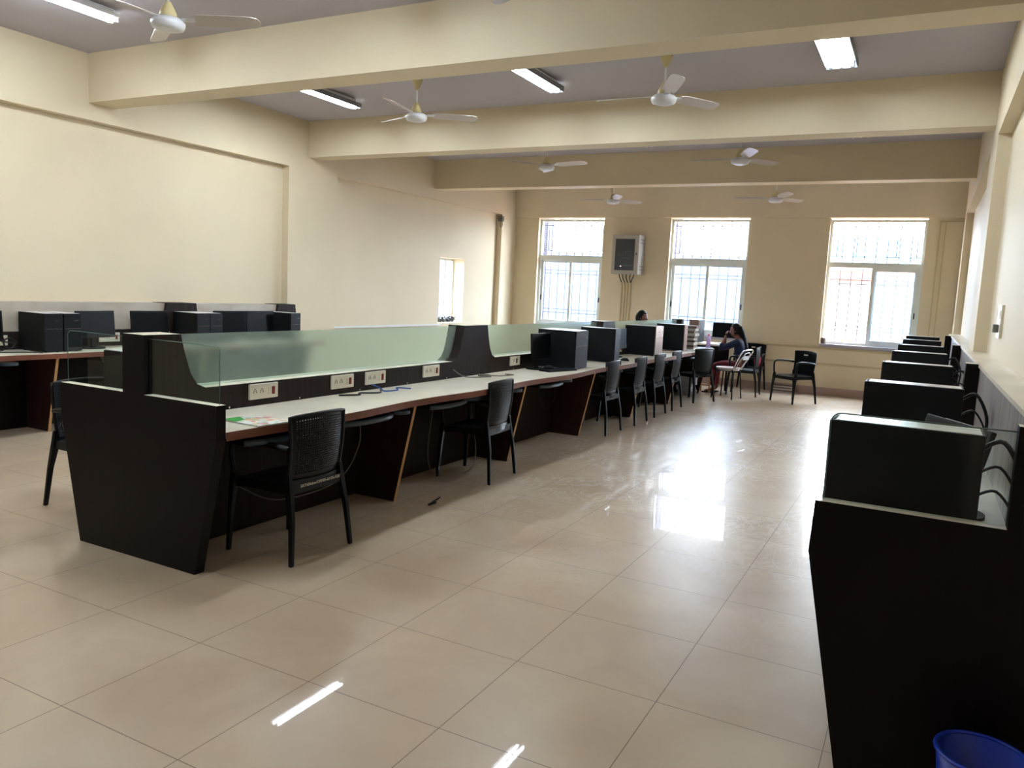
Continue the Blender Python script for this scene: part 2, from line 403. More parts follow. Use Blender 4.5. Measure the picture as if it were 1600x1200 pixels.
tag(obj('compound_wall', b, brick_mat('blue_grey_blocks', (58, 72, 100), (66, 80, 108), (84, 98, 122), 3)), 'blue-grey block compound wall outside the left and middle windows', 'wall')
b = B(); box(b, -11.2, -11.0, 6, 18, -.3, 1.75)
tag(obj('compound_wall', b, brick_mat('side_blocks', (66, 80, 108), (74, 88, 116), (92, 104, 126), 3)), 'low blue-grey wall outside the small window of the left wall', 'wall')
for i, x in enumerate((-7.32, -4.56)):
    b = B(); box(b, x, x+.16, YB+.42, YB+.75, -.3, 3.6)
    tag(obj('brick_pier', b, brick_mat('pier_bricks_%d' % i, (84, 86, 108), (94, 95, 118), (120, 124, 140), 6)),
        'bluish brick pier outside the left edge of the %s window' % ('leftmost' if i == 0 else 'middle'), 'pier')
t = thing('outbuilding', 'pale outbuilding with teal roof sheet seen through the rightmost window', 'building', (0, 0, 0))
b = B(); box(b, -3.2, 3.5, 27, 31, -.3, 2.9); obj('wall', b, mat('outbuilding_plaster', (168, 158, 150), .9, noise=.1), t)
b = B(); prism(b, [(26.6, 2.9), (29, 3.9), (31.4, 2.9)], 0, -3.5, 3.8); obj('roof', b, mat('teal_sheet', (66, 118, 130), .6), t)
b = B(); box(b, -3.0, -.2, 26.9, 26.995, 2.35, 2.7); obj('fascia', b, mat('orange_fascia', (140, 74, 52), .8), t)
LEAF = [mat('leaf_green', (70, 92, 40), .7), mat('leaf_rust', (128, 60, 42), .7), mat('leaf_yellow', (140, 122, 50), .7)]
def bush(x, y, r, h, mi, label):
    b = B()
    for k in range(420):
        a = random.uniform(0, 2*PI); q = random.random()**.5*r; z = -.3+random.random()*h*(1-.4*q/r)
        c = Vector((x+q*math.cos(a), y+q*math.sin(a), z)); u = Vector([random.uniform(-1, 1) for _ in range(3)]).normalized()*.05
        v = u.cross(Vector([random.uniform(-1, 1) for _ in range(3)])).normalized()*.03
        b.faces.new([b.verts.new(c+p) for p in (u, v, -u, -v)])
    tag(obj('shrub', b, LEAF[mi]), label, 'shrub', 'shrubs outside the rightmost window')
bush(-2.1, 17.9, .4, 1.25, 1, 'rust-red shrub outside at the left side of the rightmost window')
bush(-1.35, 17.1, .34, 1.5, 2, 'yellow-green shrub, middle one outside the rightmost window')
bush(-.6, 17.9, .36, 1.2, 1, 'reddish shrub outside behind the window mullion, rightmost of three')

# ------------------------------------------------------------------ ceiling fans
def make_fan():
    t = thing('ceiling_fan', '', 'fan')          # origin at motor centre
    b = B(); lathe(b, [(.02, -.045), (.07, -.043), (.105, -.03), (.115, -.005), (.115, .012), (.09, .035), (.05, .042)], 28); obj('motor', b, FANW, t)
    b = B(); lathe(b, [(.062, .04), (.055, .08), (.035, .12), (.018, .15)], 20); obj('lower_canopy', b, FANC, t)
    b = B(); lathe(b, [(.009, .14), (.009, .33)], 10); obj('rod', b, WHITE, t)
    b = B(); lathe(b, [(.012, .28), (.03, .31), (.05, .36), (.058, .388)], 20); obj('upper_canopy', b, FANC, t)
    for k in range(3):
        a = k*2*PI/3; ca, sa = math.cos(a), math.sin(a)
        b = B()
        prof = [(.17, .05), (.22, .062), (.45, .064), (.60, .06), (.64, .045), (.655, .015)]
        n = len(prof); top = []
        def P(r, w, z): return Vector((r*ca-w*sa, r*sa+w*ca, z))
        rows = []
        for r, w in prof:
            rows.append([b.verts.new(P(r, s*w, .034+.018*s*(-1)*w/.06+dz+.012*(r-.17))) for dz in (0, -.003) for s in (-1, -.3, 1)])
        for A, D in zip(rows, rows[1:]):
            for i in (0, 1): b.faces.new((A[i], A[i+1], D[i+1], D[i])); b.faces.new((A[i+3], D[i+3], D[i+4], A[i+4]))
            b.faces.new((A[0], D[0], D[3], A[3])); b.faces.new((A[2], A[5], D[5], D[2]))
        for A in (rows[0], rows[-1]): b.faces.new((A[0], A[1], A[2], A[5], A[4], A[3]))
        bl = obj('blade', b, FANB, t)
        b = B()
        b2 = [P(.07, s*.02, .026) for s in (-1, 1)]+[P(.20, s*.028, .032-.008*s) for s in (1, -1)]
        A = [b.verts.new(p) for p in b2]; D = [b.verts.new(p+Vector((0, 0, .004))) for p in b2]
        b.faces.new(A); b.faces.new(D[::-1])
        for i in range(4): b.faces.new((A[i], D[i], D[(i+1) % 4], A[(i+1) % 4]))
        obj('blade_bracket', b, FANW, bl)
    return t
fan = make_fan(); G = 'ceiling fans'
R_ = math.radians
ZF = ZC-.39
fans = [(-4.96, 3.96, ZF-.02, 28, 'ceiling fan nearest the camera, at upper left of the photo beside a lit tube'),
        (-2.30, 3.98, ZF, 116, 'ceiling fan mostly above the frame, only a blade tip showing at top centre'),
        (-5.00, 7.08, ZF, 38, 'ceiling fan between the left and centre lit tubes, second bay'),
        (-2.29, 7.07, ZF, 58, 'ceiling fan between the centre lit tube and the triple tube, second bay'),
        (-5.02, 10.35, ZF, 114, 'third-bay ceiling fan on the left, in front of the third beam'),
        (-2.29, 10.35, ZF, 56, 'third-bay ceiling fan on the right with one upturned white blade'),
        (-5.16, 13.45, 3.22, 60, 'farthest ceiling fan on the left, above the wall cabinet'),
        (-2.36, 13.45, 3.22, 60, 'farthest ceiling fan on the right, above the gap between windows')]
for i, (x, y, z, a, lb) in enumerate(fans):
    if i == 0: fan.location = (x, y, z); fan.rotation_euler = (0, 0, R_(a)); fan['label'] = lb; fan['group'] = G
    else: dup(fan, (x, y, z), R_(a), lb)
# extend the rods of the two lowest fans
for o in [o for o in bpy.data.objects if o.parent and o.parent.location.z < 3.3 and o.parent.name.startswith('ceiling_fan')]:
    if o.name.startswith('upper_canopy'): o.location.z = .1
    if o.name.startswith('rod'): o.scale.z = 1.32; o.location.z = -.05

# ------------------------------------------------------------------ tube lights
def light(x, y0, lb, on=True, n=2, L=1.2, box_=False):
    t = thing('tube_light', lb, 'light', (x, y0, ZC), 0, 'ceiling tube lights' if on else 'unlit ceiling tube lights')
    q_ = .07 if n == 2 else .085
    w = q_*(n-1)
    b = B(); box(b, -.03, .03, .03, L-.03, -.045, 0, 0, .004); obj('batten', b, WHITE, t)
    b = B()
    box(b, -w/2-.04, w/2+.04, .02, L-.02, -.052, -.046); box(b, -w/2-.05, -w/2-.04, .02, L-.02, -.075, -.046); box(b, w/2+.04, w/2+.05, .02, L-.02, -.075, -.046)
    if box_:
        for s in (-1, 1): box(b, s*(w/2+.045)-.004, s*(w/2+.045)+.004, -.01, L+.01, -.097, -.046)
        box(b, -w/2-.04, w/2+.04, L+.004, L+.012, -.104, -.046); box(b, -w/2-.04, w/2+.04, -.012, -.004, -.104, -.046)
    obj('reflector', b, GREYM if box_ else WHITE, t)
    for k in range(n):
        xx = -w/2+q_*k
        b = B(); tube(b, [(xx, .03, -.085), (xx, L-.03, -.085)], .0125, 12); obj('tube', b, (TUBE3 if n == 3 else TUBEM if box_ else TUBEN) if on else TUBEO, t)
        b = B()
        box(b, xx-.012, xx+.012, 0, .03, -.10, -.045); obj('lamp_holder', b, WHITE, t)
        b = B(); box(b, xx-.012, xx+.012, L-.03, L, -.10, -.045); obj('lamp_holder', b, WHITE, t)
    return t
light(-6.27, 3.28, 'lit tube light at the upper left corner of the photo')
light(-6.27, 6.42, 'lit tube light on the left of the second bay, left of the fan', box_=True)
light(-3.63, 6.42, 'lit tube light at the centre of the second bay, between two fans', box_=True)
light(-.87, 6.38, 'lit triple tube light at the right of the second bay', n=3, box_=True)
light(-6.27, 9.5, 'unlit tube fixture on the left of the third bay, half hidden by the beam', False)
light(-3.63, 9.5, 'unlit tube fixture in the middle of the third bay, half hidden by the beam', False)
light(-.93, 9.5, 'unlit tube fixture at the right of the third bay, half hidden by the beam', False, 3)
light(-3.63, 3.28, 'lit tube light over the near end of the desks, just above the frame')
light(-6.27, .1, 'added unseen tube light behind the upper left corner, outside the photo')  # unseen fixture, put in to give more light from behind
light(-3.63, .1, 'added unseen tube light over the aisle behind the camera, outside the photo')  # added out of view to brighten the near floor

# ------------------------------------------------------------------ desks
def wave(y, y0, p=1.70): return .045*math.sin(PI*(y-y0)/p)**2
YD0, YD1 = 2.77, 13.02
MOD = [(2.77, 6.15), (6.15, 9.52), (9.52, 13.02)]
def board_outline(mods, ztop=1.215, zs=.905):
    """partition silhouette in (y,z) with round-bottomed bays"""
    pts = [(mods[0][0], 0), (mods[-1][1], 0), (mods[-1][1], ztop)]
    prof = [(.0, 0), (.025, -.10), (.065, -.22), (.11, -.285), (.17, -.31)]
    for a, c in mods[::-1]:
        y1, y0 = c-.21, a+.20
        if a == mods[0][0]: y0 = a+.18
        if c == mods[-1][1]: y1 = c-.12
        pts += [(y1-d, ztop+z) for d, z in prof]
        pts += [(y0+d, ztop+z) for d, z in prof[::-1]]
    pts.append((mods[0][0], ztop)); return pts
def socket(parent, x, y, z, sx, w=.235, h=.095, single=False):
    """switch board facing +sx"""
    b = B(); x1 = x+sx*.014; box(b, min(x, x1), max(x, x1), y-w/2, y+w/2, z-h/2, z+h/2, 0, .003)
    s = obj('power_socket', b, SOCK, parent)
    b = B()
    for c in ((-.055, .0) if not single else (-.03,)):
        for dy, dz in ((0, .016), (-.011, -.004), (.011, -.004), (-.008, .006), (.008, .006)):
            yy = y+sx*(c+dy)+(-.02 if not single else 0)*sx; zz = z+dz
            xx = x1; box(b, min(xx, xx+sx*.001), max(xx, xx+sx*.001), yy-.0032, yy+.0032, zz-.0035, zz+.0035)
    obj('socket_hole', b, HOLE, s)
    b = B(); yy = y+sx*.075*(1 if not single else .3); box(b, min(x1, x1+sx*.006), max(x1, x1+sx*.006), yy-.011, yy+.011, z-.024, z+.024, 0, .002)
    obj('rocker', b, RED if not single else BLACKP, s)
    if not single:
        b = B(); yy = y+sx*.045; box(b, min(x1, x1+sx*.004), max(x1, x1+sx*.004), yy-.011, yy+.011, z-.024, z+.024, 0, .002); obj('rocker', b, SOCK, s)
def tray(parent, y, xf, sx, w=.50):
    """pull-out keyboard tray; sx = +1 when the front faces +x"""
    pts = []
    n = 12
    for i in range(n+1):
        q = -w/2+w*i/n; pts.append((xf-sx*(.01+.05*(2*abs(q)/w)**3), y+q))
    pts += [(xf-sx*.30, y+w/2), (xf-sx*.30, y-w/2)]
    b = B(); prism(b, pts, 2, .652, .668)
    for q in (-w/2+.01, w/2-.03): box(b, min(xf-sx*.3, xf-sx*.1), max(xf-sx*.3, xf-sx*.1), y+q, y+q+.02, .668, .716)
    tr = obj('keyboard_tray', b, BLACKP, parent)
    b = B(); tube(b, [(p[0], p[1], .662) for p in pts[:n+1]], .019, 10, flat=.9); obj('tray_front', b, BLUEP, tr)
    b = B(); ym = y+sx*0+w/2+.10
    m = [(xf-sx*.07+.075*math.cos(a), ym+.085*math.sin(a)) for a in [2*PI*k/20 for k in range(20)]]
    prism(b, m, 2, .665, .688); obj('mouse_shelf', b, BLUEP, tr)
def desk_side(root, xb, xf, y0, y1, legs, sx, trays, pw=1.7, lead=.155):
    """worktop from the board face xb to the wavy front xf; sx direction of the front"""
    n = int((y1-y0)/.1); fr = [(xf+sx*wave(y0+(y1-y0)*i/n, y0, pw), y0+(y1-y0)*i/n) for i in range(n+1)]
    b = B(); prism(b, [(xb, y0)]+fr+[(xb, y1)], 2, .728, .76); tp = obj('tabletop', b, CREAM, root)
    b = B()
    A = [(p[0], p[1]) for p in fr]; D = [(p[0]+sx*.004, p[1]) for p in fr]
    prism(b, A+D[::-1], 2, .714, .7595); obj('edge_band', b, EDGE, tp)
    for y in legs:
        b = B(); t = .013; yx = xf-sx*.035
        prism(b, [(xb, .0), (yx-sx*lead, .0), (yx, .72), (xb, .72)], 1, y-t, y+t); lg = obj('leg_panel', b, LEGW, root)
        b = B(); prism(b, [(yx-sx*lead, .0), (yx-sx*lead+sx*.004, .0), (yx+sx*.004, .72), (yx, .72)], 1, y-t, y+t); obj('panel_edge', b, GOLD, lg)
    for y in trays: tray(root, y, xf-sx*.02, sx)

# centre row -------------------------------------------------------
ctr = thing('workstation_desk', 'long double-sided wenge workstation row with frosted glass partition down the room middle', 'desk', (-3.685, 2.72, 0))
def par(o, root):
    o.parent = root; o.matrix_parent_inverse = root.matrix_world.inverted() if False else Matrix.Translation(-Vector(root.location))
def in_root(root, fn):
    """build parts in world coordinates under a translated root"""
    loc = root.location.copy(); before = set(bpy.data.objects)
    fn()
    for o in set(bpy.data.objects)-before:
        if o.parent == root: o.matrix_parent_inverse = Matrix.Translation(-loc)
def capped(bm):
    bm.normal_update()
    for f in bm.faces:
        if f.normal.z > .985 and f.calc_center_median().z > .5: f.material_index = 1
def build_ctr():
    b = B(); prism(b, board_outline(MOD), 0, -3.77, -3.60); capped(b)
    pb = obj('partition_board', b, [WENGEP, CREAM], ctr)
    for k, (a, c) in enumerate(MOD):
        b = B(); box(b, -3.690, -3.682, a+.17, c-.12, .87, 1.207); obj('frosted_pane', b, FROST, ctr)
    b = B()
    for y in (3.29, 3.88, 4.50, 5.09, 5.67, 6.9, 7.5, 8.1):
        for z in (.893, .772): lathe_x(b, -3.60, y, z)
    obj('screw_cap', b, CHROME, pb)
    desk_side(ctr, -3.60, -3.06, YD0+.01, YD1, [4.49, 6.20, 7.85, 9.55, 11.2, 12.95], 1, [3.22, 4.02, 4.98, 5.72, 6.82, 8.3, 9.2, 10.1, 10.8, 12.0])
    desk_side(ctr, -3.77, -4.31, YD0+.01, YD1, [4.49, 6.20, 7.85, 9.55, 11.2, 12.95], -1, [3.35, 4.0])
    for y in (3.555, 4.30, 4.675, 5.42): socket(ctr, -3.60, y, .848, 1)
    socket(ctr, -3.60, 6.92, .85, 1, .2, .09, True)
    for y in (8.3, 9.9): socket(ctr, -3.60, y, .85, 1)
    # end panel
    b = B(); prism(b, [(-4.155, 0), (-3.215, 0), (-3.062, .72), (-3.062, .90), (-3.60, .90), (-3.60, 1.215), (-3.77, 1.215), (-3.77, .90), (-4.31, .90), (-4.31, .72)], 1, 2.718, 2.778)
    capped(b); obj('end_panel', b, [WENGE, CREAM], ctr)
    for x0, x1 in ((-4.285, -3.77), (-3.60, -3.072)):
        outer = x0 if x0 < -4 else x1; inner = x1 if x0 < -4 else x0; s = 1 if outer > inner else -1; r = .03
        arc = [(outer-s*r+s*r*math.cos(a), 1.195-r+r*math.sin(a)) for a in [PI/2*k/6 for k in range(7)]]
        poly = [(inner, .903), (outer, .903)]+arc+[(inner, 1.195)]
        b = B(); prism(b, poly, 1, 2.744, 2.752); g = obj('glass_screen', b, GLASS, ctr)
        b = B(); tube(b, [(p[0], 2.748, p[1]) for p in [(outer, .903)]+arc+[(inner, 1.195)]], .002, 6); obj('glass_rim', b, GEDGE, g)
def lathe_x(b, x, y, z, r=.006):
    vs = [b.verts.new((x+.004, y+r*math.cos(2*PI*k/10), z+r*math.sin(2*PI*k/10))) for k in range(10)]
    ws = [b.verts.new((x-.001, y+r*math.cos(2*PI*k/10), z+r*math.sin(2*PI*k/10))) for k in range(10)]
    b.faces.new(vs)
    for k in range(10): b.faces.new((vs[k], ws[k], ws[(k+1) % 10], vs[(k+1) % 10]))
in_root(ctr, build_ctr)

# right wall row ---------------------------------------------------
rgt = thing('workstation_desk', 'dark workstation row along the right wall with cream-capped back panel', 'desk', (0, 2.70, 0))
MARB = wood('grey_streaked_laminate', (120, 110, 106), (168, 160, 154), .35, (9, 9, 1.2))
def build_rgt():
    b = B(); box(b, .336, .38, 2.74, 13.8, .76, 1.195); obj('back_panel', b, MARB, rgt)
    b = B(); box(b, .325, XR+.098, 2.74, 7.9, 1.195, 1.215); box(b, .325, XR-.003, 7.9, 8.93, 1.195, 1.215); box(b, .325, XR+.098, 8.93, 13.8, 1.195, 1.215); obj('ledge', b, CREAM, rgt)
    for y in (5.9, 9.08, 12.7):
        b = B(); box(b, .255, .335, y-.03, y+.13, .76, 1.215); capped(b); obj('divider', b, [WENGE, CREAM], rgt)
    b = B(); box(b, .336, .37, 2.77, 13.8, .0, .76); obj('modesty_panel', b, WENGE, rgt)
    desk_side(rgt, .336, -.27, 2.765, 13.75, [4.4, 6.1, 7.8, 9.5, 11.2, 13.0], -1, [3.4, 5.0, 7.0], lead=.12)
    b = B(); prism(b, [(-.128, 0), (.46, 0), (.46, 1.215), (.272, 1.215), (.272, .903), (-.266, .903), (-.272, .73)], 1, 2.702, 2.762)
    capped(b); obj('end_panel', b, [WENGE, CREAM], rgt)
    outer, inner, s, r = -.243, .272, -1, .03
    arc = [(outer-s*r+s*r*math.cos(a), 1.195-r+r*math.sin(a)) for a in [PI/2*k/6 for k in range(7)]]
    b = B(); prism(b, [(inner, .905), (outer, .905)]+arc+[(inner, 1.195)], 1, 2.728, 2.736); g = obj('glass_screen', b, GLASS, rgt)
    b = B(); tube(b, [(p[0], 2.732, p[1]) for p in [(outer, .905)]+arc+[(inner, 1.195)]], .002, 6); obj('glass_rim', b, GEDGE, g)
in_root(rgt, build_rgt)

# left wall row ----------------------------------------------------
lft = thing('workstation_desk', 'workstation row along the left wall behind the dark computers', 'desk', (-7.6, 3, 0))
PANL = wood('pale_marbled_laminate', (176, 164, 148), (196, 186, 170), .35, (1, 2, 2))
def build_lft():
    b = B(); box(b, -7.835, -7.61, .4, 8.05, .93, 1.213); obj('back_panel', b, PANL, lft)
    b = B(); box(b, -7.835, -7.605, .4, 8.05, .76, .93); obj('raceway', b, WENGEP, lft)
    for y0, y1 in ((2.75, 3.1), (6.02, 6.42), (7.74, 8.05)):
        b = B(); c = .04
        prism(b, [(y0-c, .93), (y1+c, .93), (y1, 1.218), (y0, 1.218)], 0, -7.82, -7.57); obj('divider', b, WENGEP, lft)
    b = B(); box(b, -7.835, -7.61, .4, 8.05, 0, .76); obj('modesty_panel', b, WENGE, lft)
    desk_side(lft, -7.61, -7.09, .4, 8.05, [1.1, 2.78, 4.47, 6.18, 7.9], 1, [3.7, 5.2, 7.0])
    for y in (4.17, 5.33, 5.95): socket(lft, -7.605, y, .85, 1)
in_root(lft, build_lft)

# ------------------------------------------------------------------ plastic armchairs
def make_chair(woven, label, group):
    t = thing('plastic_armchair', label, 'chair', group=group)     # faces +Y, origin on the floor
    def S_(u, v):      # back shell, u -1..1, v 0..1
        w = .200+.018*v; z = .455+.362*v-.012*u*u*v
        y = -.170-.022*v-.012*math.sin(PI*v)-.034*(1-u*u)
        return Vector((w*u, y, z))
    b = B()
    if woven:
        nu, nv = 21, 23
        us = []; vs = []
        for i in range(nu): us += [i/nu+.0, i/nu+.46/nu]
        us.append(1.0)
        for j in range(nv): vs += [j/nv, j/nv+.5/nv]
        vs.append(1.0)
        us = [-.86+1.72*q for q in us]; vs = [.07+.86*q for q in vs]
        us = [-1]+us+[1]; vs = [0]+vs+[1]
        g = [[b.verts.new(S_(u, v)) for u in us] for v in vs]
        for j in range(len(vs)-1):
            for i in range(len(us)-1):
                ii, jj = i-1, j-1
                if 0 <= ii < 2*nu and 0 <= jj < 2*nv:
                    ci, cj = ii//2, jj//2
                    if ii % 2 == 1 and jj % 2 == 1 : continue
                b.faces.new((g[j][i], g[j][i+1], g[j+1][i+1], g[j+1][i]))
    else:
        g = [[b.verts.new(S_(-1+2*i/14, j/10)) for i in range(15)] for j in range(11)]
        for j in range(10):
            for i in range(14): b.faces.new((g[j][i], g[j][i+1], g[j+1][i+1], g[j+1][i]))
    bmesh.ops.recalc_face_normals(b, faces=b.faces)
    bmesh.ops.solidify(b, geom=b.faces[:], thickness=.007)
    bk = obj('backrest', b, CHAIRM if woven else BLACKP, t, smooth=not woven)
    # rim around the back
    b = B()
    path = [S_(-1, q/8) for q in range(9)]+[S_(-1+2*i/12, 1) for i in range(1, 12)]+[S_(1, 1-q/8) for q in range(9)]
    tube(b, path, .0095, 8, flat=1.3); obj('back_frame', b, CHAIRM, bk)
    b = B()   # lower back apron strip
    n = 12
    rows = [[b.verts.new((.205*u, -.180-.030*(1-u*u)-.002*k, .40+.055*k)) for u in [-1+2*i/n for i in range(n+1)]] for k in (0, 1)]
    for i in range(n): b.faces.new((rows[0][i], rows[0][i+1], rows[1][i+1], rows[1][i]))
    bmesh.ops.solidify(b, geom=b.faces[:], thickness=.012); obj('back_apron', b, SHEENP, t)  # apron strip lightened by colour to suggest window sheen
    # seat
    b = B(); n = 12
    def Q(u, v, dz=0):
        x = .222*u*(1-.03*(1-v)); y = -.205+.42*v; z = .432-.018*(1-u*u)*math.sin(PI*min(1, v*1.0))-.012*max(0, v-.8)/.2
        return (x, y, z+dz)
    T = [[b.verts.new(Q(-1+2*i/n, j/n)) for i in range(n+1)] for j in range(n+1)]
    D = [[b.verts.new(Q(-1+2*i/n, j/n, -.016 if 0 < i < n and 0 < j < n else -.05)) for i in range(n+1)] for j in range(n+1)]
    for j in range(n):
        for i in range(n):
            b.faces.new((T[j][i], T[j][i+1], T[j+1][i+1], T[j+1][i])); b.faces.new((D[j][i], D[j+1][i], D[j+1][i+1], D[j][i+1]))
    for i in range(n):
        b.faces.new((T[0][i], D[0][i], D[0][i+1], T[0][i+1])); b.faces.new((T[n][i], T[n][i+1], D[n][i+1], D[n][i]))
        b.faces.new((T[i][0], T[i+1][0], D[i+1][0], D[i][0])); b.faces.new((T[i][n], D[i][n], D[i+1][n], T[i+1][n]))
    obj('seat', b, CHAIRM, t, smooth=False)
    def post(pts, ws):   # square tapering leg
        b = B(); rings = []
        for (x, y, z), w in zip(pts, ws):
            rings.append([b.verts.new((x+a*w/2, y+c*w/2*.9, z)) for a, c in ((-1, -1), (1, -1), (1, 1), (-1, 1))])
        for A, D in zip(rings, rings[1:]):
            for k in range(4): b.faces.new((A[k], A[(k+1) % 4], D[(k+1) % 4], D[k]))
        b.faces.new(rings[0][::-1]); b.faces.new(rings[-1]); bmesh.ops.bevel(b, geom=[e for e in b.edges], offset=.004, segments=2, affect='EDGES')
        obj('leg', b, CHAIRM, t)
    for s in (-1, 1):
        post([(s*.245, -.245, 0), (s*.222, -.222, .25), (s*.208, -.190, .40), (s*.207, -.178, .50)], [.026, .032, .042, .03])
        post([(s*.238, .235, 0), (s*.232, .222, .25), (s*.226, .208, .40), (s*.228, .200, .46)], [.026, .032, .042, .036])
        pth = smoothpath([(s*.228, .202, .42), (s*.236, .212, .52), (s*.242, .212, .60), (s*.244, .185, .645), (s*.243, .10, .655), (s*.238, -.05, .648), (s*.228, -.13, .640), (s*.213, -.185, .630)], 4)
        b = B(); tube(b, pth, .019, 8, flat=.75); obj('armrest', b, CHAIRM, t)
    if not woven:
        b = B(); box(b, -.03, .03, -.222, -.192, .745, .765); obj('label_sticker', b, SOCK, t)
    return t
GC = 'black plastic armchairs along the centre desk'
ch = make_chair(True, 'black woven plastic armchair with white lettering on its lower back, by the magazine', GC)
text_mesh('stencilled_text', 'SATN/Admn/OFF/05-B/155-/120', .024, SOCK, ch, (0, -.2235, .425), (PI/2, 0, 0))
def put(src, x, y, deg, label=None, first=False, group=None):
    if first: src.location = (x, y, 0); src.rotation_euler = (0, 0, R_(deg)); return src
    return dup(src, (x, y, 0), R_(deg), label, group)
put(ch, -3.145, 3.33, 90, first=True)
def strip(o):
    for c in list(o.children):
        if c.name.startswith('stencilled'): bpy.data.objects.remove(c)
    return o
strip(put(ch, -3.20, 5.56, 93, 'black woven-back plastic armchair second from the near end of the centre desk'))
strip(put(ch, -3.25, 8.29, 90, 'black plastic armchair third from the near end, first of the close far row'))
strip(put(ch, -3.23, 9.19, 91, 'black plastic armchair fourth along the centre desk, second of the close far row'))
strip(put(ch, -3.24, 10.01, 90, 'black plastic armchair fifth along the centre desk, third of the close far row'))
strip(put(ch, -3.24, 10.79, 91, 'black plastic armchair sixth along the centre desk, just before the turned one'))
strip(put(ch, -4.72, 3.26, -90, 'black woven plastic armchair left of the centre row, half behind its end panel'))
ch2 = make_chair(False, 'black plastic armchair turned slightly outward in front of the paper stack', 'solid-back black armchairs at the far end')
put(ch2, -3.10, 11.93, 66, first=True)
put(ch2, -1.77, 13.08, 143, 'empty black armchair standing alone in the open by the window wall')
put(ch2, -2.70, 14.27, 180, 'black armchair against the window wall behind the woman, holding a pink cloth')
put(ch2, -2.62, 13.42, 93, 'black armchair the woman is sitting on')
put(ch2, -4.42, 12.95, -90, 'black armchair of the man behind the frosted partition')

# ------------------------------------------------------------------ computers
def make_tower(front, gl, h=.40, d=.44, w=.172):
    t = thing('computer_tower', '', 'computer', group=gl)   # front faces +X, origin at the bottom centre front
    b = B(); box(b, -d, -.012, -w/2, w/2, .008, h, 0, .004); obj('case', b, TOWER, t)
    b = B(); box(b, -.012, 0, -w/2, w/2, .006, h, 0, .004); fp = obj('front_panel', b, front, t)
    b = B(); box(b, .0005, .0015, -w/2+.012, w/2-.012, h*.60, h*.61); box(b, .0005, .0015, .015, .06, h*.80, h*.825); obj('trim_line', b, CHROME, fp)
    b = B(); box(b, -d+.01, -.02, -w/2+.012, w/2-.012, h, h+.0015); obj('dust_sheen', b, DUSTSHEEN, t)  # dust layer coloured as if catching window light
    b = B()
    for x in (-.04, -d+.05):
        for y in (-w/2+.03, w/2-.03): lathe(b, [(.012, 0), (.012, .01)], 10, (x, y, 0))
    obj('foot', b, BLACKP, t)
    return t
GT = 'computer towers on the centre desk'
tw = make_tower(TOWERF, GT)
first = True
for y, lb in ((7.54, 'dark computer tower nearest on the centre desk, beside the small monitor'), (7.72, 'second dark computer tower, pressed against the nearest one on the centre desk'),
              (8.72, 'lone dark computer tower behind the nearest pair on the centre desk')):
    if first: tw.location = (-3.17, y, .76); tw['label'] = lb; first = False
    else: dup(tw, (-3.18, y, .76), 0, lb)
tb = make_tower(TOWERLIT, GT); first = True
for y, lb in ((10.33, 'computer tower with front coloured as lit, left one of the bright-fronted pair'), (10.56, 'computer tower with front coloured as lit, right one of the bright-fronted pair'), (11.82, 'computer tower with front coloured as lit, beside the tall paper stack')):
    if first: tb.location = (-3.2, y, .76); tb['label'] = lb; first = False
    else: dup(tb, (-3.22, y, .76), 0, lb)
tl = make_tower(TOWERF, 'computer towers on the left wall desk', h=.362, d=.40, w=.176); first = True
for y, lb in ((4.47, 'dark computer tower at far left, left one of the near pair by the left wall'), (4.66, 'dark computer tower, right one of the near pair by the left wall'),
              (6.19, 'dark computer tower in the middle of the left wall desk, left one of the pair'), (6.37, 'dark computer tower in the middle of the left wall desk, right one of the pair'),
              (7.65, 'rightmost dark computer tower on the left wall desk')):
    if first: tl.location = (-7.18, y, .76); tl['label'] = lb; first = False
    else: dup(tl, (-7.18, y, .76), 0, lb)
tr = make_tower(TOWERF, 'computer towers on the right wall desk', h=.40, d=.455, w=.175); first = True
for y, lb in ((2.90, 'computer tower right behind the glass screen at lower right'), (4.56, 'large computer tower, second along the right wall desk'), (6.36, 'computer tower third along the right wall desk'),
              (8.17, 'computer tower fourth along the right wall desk'), (9.85, 'computer tower fifth along the right wall desk'), (11.75, 'computer tower sixth along the right wall desk'), (13.5, 'farthest computer tower on the right wall desk')):
    if first: tr.location = (-.255, y, .76); tr.rotation_euler = (0, 0, PI); tr['label'] = lb; first = False
    else: dup(tr, (-.255, y, .76), PI, lb)
b_ = make_tower(TOWERF, 'x', h=.33, d=.36, w=.175)
b_.location = (-3.79, 2.96, .76); b_.rotation_euler = (0, 0, 0); b_['label'] = 'small dark computer case behind the left clear glass screen of the centre row'; del b_['group']
# right towers carry a second, lying slim box / dust cover
def make_monitor(gl, w=.46, h=.27, tilt=4):
    t = thing('monitor', '', 'monitor', group=gl)    # screen faces +X
    ti = R_(tilt)
    b = B(); box(b, -.022, 0, -w/2, w/2, -h/2, h/2, 0, .005); box(b, -.05, -.022, -w/4, w/4, -h/4, h/4, 0, .01)
    bz = obj('bezel', b, BLACKP, t)
    b = B(); box(b, .0002, .0012, -w/2+.016, w/2-.016, -h/2+.022, h/2-.014); sc = obj('screen', b, SCREEN, bz)
    b = B(); box(b, -.018, -.004, -.09, .09, h/2+.0002, h/2+.0016); obj('top_sticker', b, DUSTSHEEN, bz)
    bz.location = (0, 0, .11+h/2); bz.rotation_euler = (0, -ti, 0)
    b = B(); box(b, -.065, -.04, -.025, .025, .01, .2, 0, .004); obj('stand', b, BLACKP, t)
    b = B(); prism(b, [(-.05+.11*math.cos(a), .12*math.sin(a)) for a in [2*PI*k/24 for k in range(24)]], 2, 0, .012); obj('base', b, BLACKP, t)
    return t
GM = 'monitors on the left wall desk'
